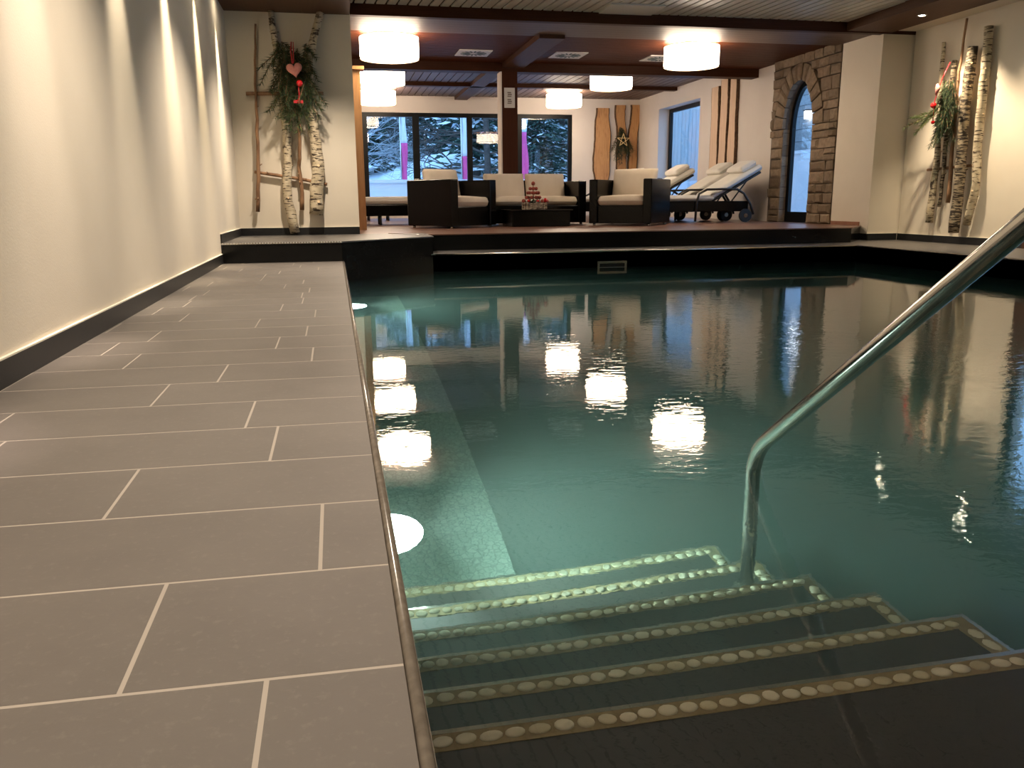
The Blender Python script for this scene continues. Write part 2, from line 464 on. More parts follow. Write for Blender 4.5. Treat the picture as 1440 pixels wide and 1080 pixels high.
# pool water
m = MB()
e = .012
wp = [(XE+.018-e,.62-e),(XP+e,.62-e),(XP+e,YL+e),(1.03-e*.4,YL+e),(XE+.018-e,YD+e*.6)]
m.prism(wp, ZB-.01, ZW, 0)
water = m.build('pool_water', M_water); tag(water, 'still teal pool water reflecting the lounge lamps', 'water', kind='stuff')

# steps with inlaid pebbles
stairs = empty('pool_steps', (0,0,0), 0, 'six dark submerged steps edged with inlaid pale pebbles beside the tiled deck', 'steps')
Yn = [1.119,1.400,1.687,1.978,2.268,2.568]
XS = 1.27
for i in range(6):
    z = -.24-.2125*i
    ya = Yn[i-1]+.0 if i else .62
    s = MB(); s.box(XE+.018, XS, .63 if i == 0 else Yn[i-1]-.002, Yn[i], ZB if i else ZB, z)
    so = s.build('step', M_step, stairs, bevel=.004)
    p = MB()
    # bed of the inlay and pebbles, front row then side return
    p.box(XE+.03, XS-.008, Yn[i]-.048, Yn[i]-.007, z-.001, z+.0015, 0)
    p.box(XS-.048, XS-.008, ya+.005 if i else .64, Yn[i]-.048, z-.001, z+.0015, 0)
    x = XE+.045
    while x < XS-.035:
        a = rnd.uniform(.0138,.019); b = rnd.uniform(.012,.0148)
        p.sphere((0,0,0), 1, 12, 7, 1, Matrix.Translation((x+a, Yn[i]-.028+rnd.uniform(-.002,.002), z+.002)) @ Matrix.Rotation(rnd.uniform(-.25,.25),4,'Z') @ Matrix.Diagonal((a,b,.006,1)))
        x += 2*a+rnd.uniform(.001,.006)
    y = Yn[i]-.055
    while y > (ya if i else .75)+.03:
        a = rnd.uniform(.0155,.021); b = rnd.uniform(.0125,.0155)
        p.sphere((0,0,0), 1, 12, 7, 1, Matrix.Translation((XS-.028, y-a, z+.002)) @ Matrix.Rotation(PI/2+rnd.uniform(-.3,.3),4,'Z') @ Matrix.Diagonal((a,b,.006,1)))
        y -= 2*a+.004
    po = p.build('pebble_inlay', [M_stepgrout, M_pebble], so); po['label'] = 'row of pale pebbles set in ochre grout'
    t = MB(); t.box(XE+.03, XS+.001, Yn[i]-.008, Yn[i]+.002, z-.006, z+.002); t.box(XS-.009, XS+.001, ya if i else .64, Yn[i]-.008, z-.006, z+.002)
    to = t.build('edge_profile', M_steel, so); to['label'] = 'thin steel edge profile'

# handrail
rail = empty('handrail', (1.15,2.11,-1.08), 0, 'brushed steel handrail rising out of the water over the pool steps', 'handrail')
P0 = Vector((0,0,0)); B = Vector((0,0,.938)); T1 = Vector((0,-.874,.938+.0+.662)); 
d = (T1-B).normalized()
pts = [Vector((0,0,0)), Vector((0,0,.4)), B-Vector((0,0,.09))]
for k in range(1,9):
    t = k/9; a = B-Vector((0,0,.09)); c = B+d*.09
    pts.append(a*(1-t)**2+B*2*t*(1-t)+c*t*t)
pts += [B+d*.09, B+d*.5, B+d*1.1, B+d*1.45]
top = B+d*1.5; e2 = Vector((0,-1,0))
for k in range(1,8):
    t=k/8; a=B+d*1.45; b2=B+d*1.55; c=b2+Vector((0,-.10,0))
    pts.append(a*(1-t)**2+b2*2*t*(1-t)+c*t*t)
q = B+d*1.55
pts += [q+Vector((0,-.12,0)), q+Vector((0,-.20,0))]
for k in range(1,7):
    t=k/7; a=q+Vector((0,-.20,0)); b2=q+Vector((0,-.28,0)); c=b2+Vector((0,0,-.09))
    pts.append(a*(1-t)**2+b2*2*t*(1-t)+c*t*t)
pts += [q+Vector((0,-.28,-.1)), Vector((0, (q.y-.28), 1.08))]
m = MB(); m.tube(pts, .0215, 24); rb = m.build('rail_tube', M_steel, rail)
m = MB(); m.tube([(0,0,.0),(0,0,.012)], .045, 24); m.build('foot_flange', M_steel, rail)
m = MB(); m.tube([(0,q.y-.28,1.08),(0,q.y-.28,1.092)], .045, 24); m.build('foot_flange', M_steel, rail)

# skimmer
sk = empty('skimmer', (3.07,YL-.006,ZW-.001), 0, 'steel framed skimmer slot in the far black pool wall', 'skimmer')
m = MB()
w,h,t = .175,.072,.026
m.box(-w,w,-.012,.01,h-t,h); m.box(-w,w,-.012,.01,-h,-h+t); m.box(-w,-w+t,-.012,.01,-h+t,h-t); m.box(w-t,w,-.012,.01,-h+t,h-t)
m.build('frame', M_steel, sk)
m = MB(); m.box(-w+t,w-t,.0,.012,-h+t,h-t); m.build('opening', M_dark, sk)
m = MB(); m.box(-w+t,w-t,-.006,.0,-.008,.004); m.build('flap', M_grey, sk)

# underwater lamps
for i,(y,z) in enumerate(((2.47,-.84),(7.0,-.86))):
    u = empty('underwater_light', (XE+.018,y,z), 0, ['round underwater light glowing beside the pool steps','round underwater light glowing at the far end of the deck wall'][i], 'pool light', 'underwater lights')
    m = MB(); Mx = Matrix.Rotation(PI/2,4,'Y')
    m.tube([(0,0,0),(.012,0,0)], [.125,.12], 32); m.build('bezel', M_steel, u)
    m = MB(); m.sphere((.012,0,0), .105, 32, 16, 0, None, (1.3,1,1)); m.build('lens', M_uwl, u)
    L = bpy.data.lights.new('pool_lamp','SPOT'); L.energy = 95; L.color = (.82,1,.90); L.spot_size = R(140); L.spot_blend = .8; L.shadow_soft_size = .05
    lo = bpy.data.objects.new('pool_lamp', L); link(lo, u); lo.location = (.16,0,0); lo.rotation_euler = (0, R(-78), R(14))

# ------------------------------------------------------------------ walls
def wallbox(name, x0,x1,y0,y1,z0,z1, mat=M_plaster):
    m = MB(); m.box(x0,x1,y0,y1,z0,z1); return struct(m.build(name, mat))
wallbox('wall_left', XL-.3, XL, YF-.2, Y1+.3, -.2, 3.0)
wallbox('wall_birch', XL, .285, Y1, Y1+.22, ZP-.02, 2.85)
wallbox('wall_behind_camera', XL-.3, XR+.3, YF-.2, YF, -.2, 3.0)
# right wall with a long window nearer the camera
m = MB(); m.box(XR,XR+.3,7.98,Y1,-.05,2.9); m.box(XR,XR+.3,YF,5.2,-.05,2.9); m.box(XR,XR+.3,5.2,7.98,-.05,1.0,0); m.box(XR,XR+.3,5.2,7.98,2.6,2.9)
struct(m.build('wall_right', M_plaster))
m = MB(); m.box(XR-.03,XR,5.2,7.96,.0,.98); struct(m.build('trim_5', M_beamy), 'brown wood panelling under the side window')
m = MB()
for a,b in ((5.2,5.26),(6.56,6.62),(7.92,7.98)): m.box(XR+.05,XR+.12,a,b,1.0,2.6)
m.box(XR+.05,XR+.12,5.26,7.92,1.0,1.06); m.box(XR+.05,XR+.12,5.26,7.92,2.54,2.6)
w3 = struct(m.build('window_3', M_winframe))
m = MB(); m.box(XR+.08,XR+.09,5.26,7.92,1.06,2.54); m.build('pane', M_glass, w3)
# pilaster beside the stone doorway
m = MB(); m.box(7.0,XR+.3,Y1+.02,11.02,-.05,2.85); struct(m.build('wall_pilaster', M_plaster))
# wall strip left of the stones and with the side window
m = MB()
XW = 7.05
m.box(XW,XW+.12,12.92,15.5,ZP-.05,2.95); m.box(XW,XW+.3,15.5,15.8,ZP-.05,2.95); m.box(XW,XW+.3,17.94,19.45,ZP-.05,2.95); m.box(XW,XW+.3,15.8,17.94,2.47,2.95); m.box(XW,XW+.3,15.8,17.94,ZP-.05,.36)
struct(m.build('wall_right_lounge', M_plaster_l))
m = MB()
xa = XW+.24
m.box(xa,xa+.06,15.8,15.87,.36,2.47); m.box(xa,xa+.06,17.85,17.94,.36,2.47); m.box(xa,xa+.06,15.87,17.85,.36,.43); m.box(xa,xa+.06,15.87,17.85,2.39,2.47)
w2 = struct(m.build('window_2', M_winframe))
m = MB(); m.box(xa+.025,xa+.033,15.87,17.85,.43,2.39); m.build('pane', M_glass, w2)
# back wall with the window band
YB = 19.2
m = MB()
m.box(-1.6,.64,YB,YB+.3,ZP-.05,2.95); m.box(5.45,XW+.4,YB,YB+.3,ZP-.05,2.95); m.box(.64,5.45,YB,YB+.3,2.46,2.95)
m.box(.64,5.45,YB,YB+.3,ZP-.05,.24)
struct(m.build('wall_back', M_plaster_l))
m = MB()
ya,yb = YB+.02,YB+.1
for a,b in ((.64,.80),(1.79,1.94),(3.01,3.13),(4.17,4.27),(5.36,5.45)): m.box(a,b,ya,yb,.24,2.46)
for a,b in ((.80,1.79),(1.94,3.01),(3.13,4.17),(4.27,5.36)):
    m.box(a,b,ya,yb,2.37,2.46); m.box(a,b,ya,yb,.24,.33)
w1 = struct(m.build('window_1', M_winframe))
for a,b in ((.80,1.79),(1.94,3.01),(3.13,4.17),(4.27,5.36)):
    m = MB(); m.box(a,b,ya+.035,ya+.045,.33,2.37); m.build('pane', M_glass, w1)
wallbox('wall_left_lounge', -1.6, -1.3, Y1+.22, YB, ZP-.05, 2.95, M_plaster_l)

# skirtings
m = MB(); m.box(XL,XL+.012,YF,YD-.001,0,.088); m.box(XL,XL+.012,YD-.001,Y1-.012,ZP,ZP+.085); m.box(XL,XL+.012,YD-.012,YD,.088,ZP+.085)
m.box(XL,XL+.0125,YF,YD-.012,.088,.094,1); m.box(XL,XL+.0125,YD-.012,Y1-.012,ZP+.085,ZP+.091,1)
struct(m.build('baseboard_left', [M_skirt,M_skirt_lit]), 'dark tile skirting along the left wall')
m = MB(); m.box(XL+.012,.285,Y1-.012,Y1,ZP,ZP+.085); m.box(XL+.012,.285,Y1-.0125,Y1,ZP+.085,ZP+.091,1); struct(m.build('baseboard_birch', [M_skirt,M_skirt_lit]))
m = MB(); m.box(XR-.012,XR,7.98,Y1,0,.088); m.box(6.99,XR-.012,Y1+.008,Y1+.02,0,.088); m.box(6.988,7.0,Y1+.008,10.5,0,.088)
m.box(XR-.0125,XR,7.98,Y1,.088,.094,1); m.box(6.99,XR-.012,Y1+.0075,Y1+.02,.088,.094,1)
struct(m.build('baseboard_right', [M_skirt,M_skirt_lit]))
m = MB(); m.box(6.986,7.0,10.33,11.0,ZP,ZP+.05); struct(m.build('baseboard_lounge', noisy('red_tile_skirting',(.25,.10,.05),(.33,.15,.08),10,.5)))

# ------------------------------------------------------------------ stone arch and glass door
DY0, DY1, DSP, DTOP = 11.66, 12.50, 1.62, 2.30
def arch_z(y):
    c=(DY0+DY1)/2; hw=(DY1-DY0)/2; t=min(1,abs(y-c)/hw)
    return DSP+(DTOP-DSP)*math.sqrt(max(0,1-t**2.0))
m = MB()
XS0 = 7.0
# mortar backing wall with the opening cut out in columns
N=20
m.box(XS0+.03,XS0+.2,11.02,DY0,ZP-.05,2.72,1); m.box(XS0+.03,XS0+.2,DY1,12.92,ZP-.05,2.72,1)
for k in range(N):
    a=DY0+(DY1-DY0)*k/N; b=DY0+(DY1-DY0)*(k+1)/N
    za,zb=arch_z(a),arch_z(b)
    m.add([(XS0+.03,a,za),(XS0+.03,b,zb),(XS0+.03,b,2.72),(XS0+.03,a,2.72),(XS0+.2,a,za),(XS0+.2,b,zb),(XS0+.2,b,2.72),(XS0+.2,a,2.72)],
          [(0,3,2,1),(0,1,5,4),(4,5,6,7),(3,7,6,2)],1)
r2 = random.Random(3)
def stone(x0,x1,y0,y1,z0,z1,j=.008):
    vs=[]
    c=Vector(((x0+x1)/2,(y0+y1)/2,(z0+z1)/2))
    g=.006
    for sx in (0,1):
        for (yy,zz) in ((y0+g,z0+g),(y1-g,z0+g),(y1-g,z1-g),(y0+g,z1-g)):
            vs.append(((x1 if sx else x0-r2.uniform(0,.02)), yy+r2.uniform(-j,j)*.5, zz+r2.uniform(-j,j)*.5))
    # a raised middle on the face
    cy,cz=(y0+y1)/2,(z0+z1)/2
    fx=x0-r2.uniform(.015,.04); s=.55
    for (yy,zz) in ((y0,z0),(y1,z0),(y1,z1),(y0,z1)):
        vs.append((fx, cy+(yy-cy)*s*r2.uniform(.8,1.2), cz+(zz-cz)*s*r2.uniform(.8,1.2)))
    fs=[(8,9,10,11)][:1]+[(0,1,9,8),(1,2,10,9),(2,3,11,10),(3,0,8,11),(4,7,6,5),(0,4,5,1),(1,5,6,2),(2,6,7,3),(3,7,4,0)]
    fs=[tuple(reversed(f)) for f in fs]
    m.add(vs,fs,0)
def courses(y0,y1,z0,z1,jag=0):
    z=z0
    while z<z1-.02:
        h=r2.uniform(.13,.20); h=min(h,z1-z); 
        if z1-(z+h)<.07: h=z1-z
        y=y0; ye=y1+(r2.uniform(0,jag) if jag else 0)
        while y<ye-.02:
            w=r2.uniform(.16,.36)
            if ye-(y+w)<.12: w=ye-y
            if h>.17 and r2.random()<.25:
                stone(XS0,XS0+.05,y,y+w,z,z+h/2); stone(XS0,XS0+.05,y,y+w,z+h/2,z+h)
            else: stone(XS0,XS0+.05,y,y+w,z,z+h)
            y+=w
        z+=h
courses(11.03,DY0,ZP,DSP)
courses(DY1,12.78,ZP,DSP,.14)
# above the springing: voussoirs round the arch, then field stones
cY=(DY0+DY1)/2; hw=(DY1-DY0)/2
nv=13; rin=1.0
def ap(t,k):
    a=PI*t; return (cY-math.cos(a)*(hw+k), DSP+math.sin(a)*(DTOP-DSP+k*.9))
for k in range(nv):
    t0,t1=k/nv+.004,(k+1)/nv-.004
    q=[ap(t0,.0),ap(t1,.0),ap(t1,.27),ap(t0,.27)]
    xo=XS0-r2.uniform(.01,.035)
    vs=[(xo,*p) for p in q]+[(XS0+.05,*p) for p in q]
    cyy=sum(p[0] for p in q)/4; czz=sum(p[1] for p in q)/4
    vs+= [(xo-.02,cyy+(p[0]-cyy)*.6,czz+(p[1]-czz)*.6) for p in q]
    m.add(vs,[(8,9,10,11),(0,1,9,8),(1,2,10,9),(2,3,11,10),(3,0,8,11),(0,4,5,1),(1,5,6,2),(2,6,7,3),(3,7,4,0)],0)
z=DSP
while z<2.66:
    h=min(r2.uniform(.12,.19),2.70-z)
    k=(z+h*.4-DSP)/((DTOP-DSP)+.27*.9)
    if k<1:
        dy=(hw+.27)*math.sqrt(1-k*k)
        spans=[(11.03,cY-dy-.005),(cY+dy+.005,12.88)]
    else: spans=[(11.03,12.88)]
    for a,b in spans:
        y=a
        while y<b-.03:
            w=r2.uniform(.16,.34)
            if b-(y+w)<.12: w=b-y
            stone(XS0,XS0+.05,y,y+w,z,z+h); y+=w
    z+=h
# reveal stones on the far jamb and in the arch
z=ZP
while z<DSP:
    h=min(r2.uniform(.14,.2),DSP-z)
    m.box(XS0-.005,XS0+.10,DY1-.012,DY1+.03,z+.006,z+h-.006,0); m.box(XS0-.005,XS0+.10,DY0-.03,DY0+.008,z+.006,z+h-.006,0)
    z+=h
struct(m.build('wall_stone', [M_stone, M_mortar]), 'rough sandstone wall with a round arched doorway')
# door
dr = empty('door_1', (XS0+.11,0,0), 0, 'black framed arched glass door in the stone wall', None, None, 'structure')
m = MB(); fw=.075
def arc_pts(k,n=24): return [(cY-math.cos(PI*i/n)*(hw-k), DSP+math.sin(PI*i/n)*(DTOP-DSP-k)) for i in range(n+1)]
o_,i_=arc_pts(-.03),arc_pts(fw)
for k in range(len(o_)-1):
    a,b,c2,d2=o_[k],o_[k+1],i_[k+1],i_[k]
    m.add([(0,*a),(0,*b),(0,*c2),(0,*d2),(.06,*a),(.06,*b),(.06,*c2),(.06,*d2)],[(0,1,2,3),(7,6,5,4),(3,2,6,7),(1,0,4,5)],0)
m.box(0,.06,DY0-.03,DY0+fw,ZP,DSP); m.box(0,.06,DY1-fw,DY1+.03,ZP,DSP); m.box(0,.06,DY0+fw,DY1-fw,ZP,ZP+.16)
m.build('door_frame', M_winframe, dr)
m = MB()
pp=[(DY1-fw,ZP+.16),(DY0+fw,ZP+.16)]+i_
vs=[(.025,y,z) for y,z in pp]+[(.033,y,z) for y,z in pp]; n=len(pp)
m.add(vs,[tuple(range(n)),tuple(range(2*n-1,n-1,-1))]+[(i,i+n,(i+1)%n+n,(i+1)%n) for i in range(n)])
m.build('pane', M_glass, dr)
m = MB(); m.tube([(-.05,DY0+.1,1.15),(-.05,DY0+.1,1.3)],.01,8); m.tube([(-.05,DY0+.1,1.225),(0,DY0+.1,1.225)],.008,8); m.build('door_handle', M_steel, dr)

# ------------------------------------------------------------------ ceiling
ZC = 2.66
m = MB(); m.box(XL-.3,XR+.3,YF-.2,Y1+.05,2.745,2.9)
struct(m.build('ceiling', M_dark), 'dark backing above the white slats')
m = MB(); ang=R(4.8)
k=0; x=.26-.4
while x < 8.2:
    Mx = Matrix.Translation((x,Y1,0)) @ Matrix.Rotation(ang,4,'Z')
    m.box(0,.094,-13.2,.0,2.725,2.74,0,Mx); x+=.1205
struct(m.build('ceiling_slats', M_white), 'white lacquered ceiling slats above the pool')
# soffits
m = MB(); m.box(XL,.28,YF,Y1,2.60,2.745)
struct(m.build('soffit_left', M_beamy), 'brown timber soffit along the left wall')
m = MB(); m.box(6.46,7.10,YF,Y1,2.62,2.745); struct(m.build('soffit_right', M_beamy), 'brown timber soffit along the right wall')
m = MB(); m.box(7.10,XR,YF,Y1,2.645,2.745); struct(m.build('trim_6', M_plaster))
# lip beam at the platform edge
m = MB(); m.box(.28,XR,Y1,Y1+.10,2.605,2.745); struct(m.build('trim_7', M_beam), 'dark brown lip beam across the ceiling')
m = MB()
for k in range(7):
    a=Y1+.10+k*.135; m.box(.2,7.4,a,a+.131,2.635,2.66)
m.box(.2,7.4,Y1+.1,11.1,2.655,2.75,1)
struct(m.build('ceiling_strip', [M_strip, M_dark]), 'glossy brown soffit boards behind the lip beam')
m = MB(); y=11.05
while y<13.5:
    m.box(-1.4,7.4,y,y+.088,ZC,ZC+.012); y+=.1
m.box(-1.4,7.4,11.05,13.75,ZC+.012,ZC+.1,1)
struct(m.build('ceiling_lounge', [M_board, M_dark]), 'red brown boarded ceiling over the lounge')
m = MB(); m.box(-1.3,7.2,13.5,13.74,2.53,2.83); struct(m.build('trim_8', M_beam), 'dark cross beam carried by the post')
m = MB(); x=-1.3
while x<7.3:
    m.box(x,x+.132,13.74,YB,2.81,2.83); x+=.15
m.box(-1.4,7.4,13.74,YB+.1,2.825,2.95,1)
struct(m.build('ceiling_lounge_far', [M_boardy, M_dark]), 'weathered brown boards of the rear lounge ceiling')
m = MB(); m.box(2.69,3.03,11.05,13.5,2.59,2.67); struct(m.build('trim_9', M_beamy), 'brown beam running back to the post')
m = MB(); m.box(2.74,3.02,13.74,YB,2.74,2.82); struct(m.build('trim_10', M_beamy))
m = MB(); m.box(-1.3,7.05,16.95,17.12,2.74,2.82); struct(m.build('trim_11', M_beam))

# post
post = MB(); post.box(2.68,2.93,13.5,13.75,ZP,2.53); struct(post.build('wooden_post', wood('post_wood',(.040,.012,.005),(.062,.020,.009),.5,(14,14,.8),3,.1,0,.12)), 'dark brown square post between the windows')
m = MB(); m.box(2.655,2.68,13.5,13.75,ZP,2.53); struct(m.build('post_lit_side', M_plaster_l))  # pale slab stands in for light falling on the post's left face
sg = empty('post_sign', (2.80,13.493,2.14), 0, 'small white sign with two grey pictograms on the dark post', 'sign')
m = MB(); m.box(-.085,.085,-.006,.006,-.15,.15); m.build('plate', M_plate, sg)
for dz in (-.055,.05):
    m = MB()
    for (a,b,c2,d2) in ((-.035,.03,-.035,-.02),(-.03,.035,-.01,.008),(-.035,.025,.018,.035)): m.box(a,b,-.009,-.006,dz+c2,dz+d2)
    m.build('pictogram', M_grey, sg)

# ceiling vents
vent = empty('ceiling_vent', (2.10,12.67,ZC), 0, 'square swirl vent in the brown ceiling, nearest the round lamp on the left', 'vent', 'square ceiling vents')
m = MB(); m.box(-.24,.24,-.25,.25,-.012,0); m.build('vent_plate', M_plate, vent)
m = MB()
for k in range(16):
    a=2*PI*k/16; Mx=Matrix.Rotation(a,4,'Z')
    m.box(.06,.19,-.012,.012,-.016,-.012,0,Mx)
m.build('slot', plain('vent_slot',(.10,.14,.14),.5), vent)
for (x,y,l) in ((3.51,12.63,'square swirl vent in the brown ceiling just right of the long beam'),(4.98,12.70,'square swirl vent in the brown ceiling partly behind the round lamp on the right')):
    c=copy_tree(vent); c.location=(x,y,ZC); c['label']=l
m = MB(); m.box(3.18,3.83,9.62,10.1,2.708,2.726)
tag(m.build('ceiling_panel', plain('panel_white',(.62,.61,.55),.5)), 'flat white rectangular panel in the slatted ceiling', 'panel')

# ------------------------------------------------------------------ drum lamps
lamp = empty('drum_lamp', (0,0,ZC), 0, 'x', 'ceiling lamp', 'round fabric drum ceiling lamps')
rL=.375
m = MB(); n=48
def ring(m,r0,r1,z0,z1,mi=0,seg=48):
    vs=[];fs=[]
    for k in range(seg):
        a=2*PI*k/seg; c_,s_=math.cos(a),math.sin(a)
        vs+=[(r0*c_,r0*s_,z0),(r1*c_,r1*s_,z0),(r1*c_,r1*s_,z1),(r0*c_,r0*s_,z1)]
    for k in range(seg):
        a=4*k; b=4*((k+1)%seg)
        fs+=[(a,a+1,b+1,b),(a+1,a+2,b+2,b+1),(a+2,a+3,b+3,b+2),(a+3,a,b,b+3)]
    m.add(vs,[tuple(reversed(f)) for f in fs],mi,False); return m
ring(m,rL-.004,rL,-.315,-.055); sh=m.build('lamp_shade', M_shade, lamp)
m = MB(); ring(m,rL-.006,rL+.002,-.318,-.306); ring(m,rL-.006,rL+.002,-.062,-.052); m.build('rim', plain('shade_rim',(.55,.45,.33),.6,em=(1,.7,.4),es=.6), lamp)
m = MB(); m.cyl((0,0),rL-.008,-.300,-.294,48); m.build('diffuser', M_diff, lamp)
m = MB(); m.cyl((0,0),.09,-.03,0,24); m.cyl((0,0),.012,-.28,-.03,8)
for k in range(3):
    Mx=Matrix.Rotation(k*2*PI/3,4,'Z'); m.box(0,rL-.004,-.004,.004,-.10,-.092,0,Mx)
m.build('ceiling_mount', M_plate, lamp)
m = MB()
m.sphere((0,0,-.13),.05,16,10)
m.build('bulb', M_bulb, lamp)
LP = [(.80,11.4,ZC,'drum lamp at the front left, largest of the three by the pine frame'),
      (4.93,11.4,ZC,'drum lamp at the front right, nearest the stone arch'),
      (.92,15.0,2.81,'middle drum lamp of the left row above the pine frame'),
      (4.97,15.0,2.81,'middle drum lamp of the right row, between the front one and the back one'),
      (.98,18.0,2.81,'rearmost drum lamp of the left row, just above the window'),
      (4.92,18.0,2.81,'rearmost drum lamp of the right row, near the live-edge planks')]
for i,(x,y,z,l) in enumerate(LP):
    o = lamp if i==0 else copy_tree(lamp)
    o.location=(x,y,z); o['label']=l
# the front two hang about the same height below the boards
# ------------------------------------------------------------------ spotlights
def spot(x,y,z,tgt,energy,size,blend,col,label,group,first=[None]):
    if first[0] is None:
        s = empty('ceiling_spotlight',(x,y,z),0,label,'spotlight',group)
        m=MB(); ring(m,.034,.052,-.006,0,0,24); m.build('bezel', M_plate, s)
        m=MB(); m.cyl((0,0),.034,-.003,0,24); m.build('lens', M_spotl, s)
        first[0]=s
    else:
        s=copy_tree(first[0]); s.location=(x,y,z); s['label']=label; s['group']=group
    L=bpy.data.lights.new('spot_beam','SPOT'); L.energy=energy; L.color=col; L.spot_size=size; L.spot_blend=blend; L.shadow_soft_size=.03
    lo=bpy.data.objects.new('spot_beam',L); lo.location=(x,y,z-.02); link(lo)
    d_=Vector(tgt)-lo.location; lo.rotation_euler=d_.to_track_quat('-Z','Y').to_euler()
    return s
warm=(1,.80,.55)
spot(6.78,9.13,2.62,(7.45,8.9,.6),220,R(80),.7,warm,'small lit round spotlight in the brown soffit above the birch poles','soffit spotlights')
for y in (7.64,6.15,4.65,3.15,1.6):
    spot(6.78,y,2.62,(7.45,y,.6),150,R(95),1.0,warm,'small round spotlight in the right soffit nearer the viewer','soffit spotlights')
cols=[(1,.84,.58),(1,.84,.58),(1,.84,.60),(1,.80,.72),(1,.82,.66),(1,.84,.62),(1,.82,.55),(1,.8,.5)]
for k,y in enumerate((-.8,.62,2.05,3.52,5.0,6.45,7.88,9.28)):
    pass
LS=[]
for k,y in enumerate((-2.3,-.85,.62,2.05,3.50,5.00,6.45,7.88,9.25)):
    L=bpy.data.lights.new('wall_washer_beam','SPOT'); L.energy=280; L.color=cols[k%8]; L.spot_size=R(29); L.spot_blend=1.0; L.shadow_soft_size=.045
    lo=bpy.data.objects.new('wall_washer_beam',L); lo.location=(XL+.15,y,2.575); link(lo)
    lo.rotation_euler=(0,R(8),0); LS.append(lo)
    s=copy_tree([o for o in COL.objects if o.name=='ceiling_spotlight'][0]); s.location=(XL+.17,y,2.60)
    s['label']='round spotlight in the left soffit washing the long plaster wall'; s['group']='wall washers'
# added fill spots without fixtures, lifting the general light over the deck
for y in (1.0,3.8,6.6,9.0):
    L=bpy.data.lights.new('deck_fill_spot','SPOT'); L.energy=230; L.color=(1,.84,.66); L.spot_size=R(110); L.spot_blend=.8; L.shadow_soft_size=.05
    lo=bpy.data.objects.new('deck_fill_spot',L); lo.location=(-.1,y,2.58); link(lo)

# ------------------------------------------------------------------ birch display, left
def pole(m, pts, r0, r1, wob=.01, seg=14, n=14, knots=3, rr=rnd, bow=0):
    P=[Vector(p) for p in pts]; out=[]; rad=[]
    tot=sum((P[i+1]-P[i]).length for i in range(len(P)-1))
    for i in range(n+1):
        t=i/n; d_=t*tot; j=0
        while j<len(P)-2 and d_>(P[j+1]-P[j]).length: d_-=(P[j+1]-P[j]).length; j+=1
        q=P[j].lerp(P[j+1],min(1,d_/(P[j+1]-P[j]).length))
        out.append(q+Vector((rr.uniform(-wob,wob),rr.uniform(-wob,0)*.5,0)))
        rad.append((r0+(r1-r0)*t)*rr.uniform(.93,1.07))
    m.tube(out,rad,seg,0,True,None,1)
    for k in range(knots):
        i=rr.randrange(1,n); a=rr.uniform(0,2*PI); q=out[i]; r=rad[i]
        dd=Vector((math.cos(a),-abs(math.sin(a)),.6)).normalized()
        m.tube([q,q+dd*(r+rr.uniform(.012,.035))],[r*.35,r*.22],7,0,True,None,1)
    return m
yw=Y1-.072
bt=empty('birch_trellis',(-.45,Y1,ZP),0,'rustic trellis of birch trunks and branches against the left end wall','wall decoration')
def loc(pts,o): return [Vector(p)-Vector(o) for p in pts]
O=(-.45,Y1,ZP)
p=pole(MB(),loc([(-.73,yw,2.46),(-.775,yw,1.9),(-.80,yw,1.0),(-.85,yw,.46)],O),.011,.024,.006,10,16,6); p.build('branch_pole',[M_twig,M_cut],bt)
p=pole(MB(),loc([(-.56,yw+.005,2.598),(-.50,yw,1.9),(-.475,yw,1.2),(-.50,yw,.8),(-.51,yw-.01,.6),(-.455,yw,.22)],O),.030,.058,.008,16,20,5); p.build('birch_trunk',[M_birch,M_cut],bt)
p=pole(MB(),loc([(-.32,yw,2.0),(-.33,yw,1.6),(-.345,yw,1.05),(-.37,yw,1.0),(-.345,yw,.7),(-.355,yw,.475)],O),.014,.024,.005,10,16,5); p.build('branch_pole',[M_twig,M_cut],bt)
p=pole(MB(),loc([(-.03,yw-.01,2.598),(-.11,yw-.02,2.35),(-.20,yw-.02,2.1),(-.19,yw-.02,1.7),(-.17,yw-.02,1.3),(-.15,yw-.02,1.0),(-.20,yw-.02,.42)],O),.040,.080,.008,18,22,5); p.build('birch_trunk',[M_birch,M_cut],bt)
p=pole(MB(),loc([(-.89,yw+.03,1.74),(-.05,yw+.03,1.755)],O),.022,.020,.004,10,10,3); p.build('cross_branch',[M_twig,M_cut],bt)
p=pole(MB(),loc([(-.86,yw+.03,.90),(-.4,yw+.03,.83),(-.06,yw+.03,.76)],O),.018,.020,.004,10,10,3); p.build('cross_branch',[M_twig,M_cut],bt)

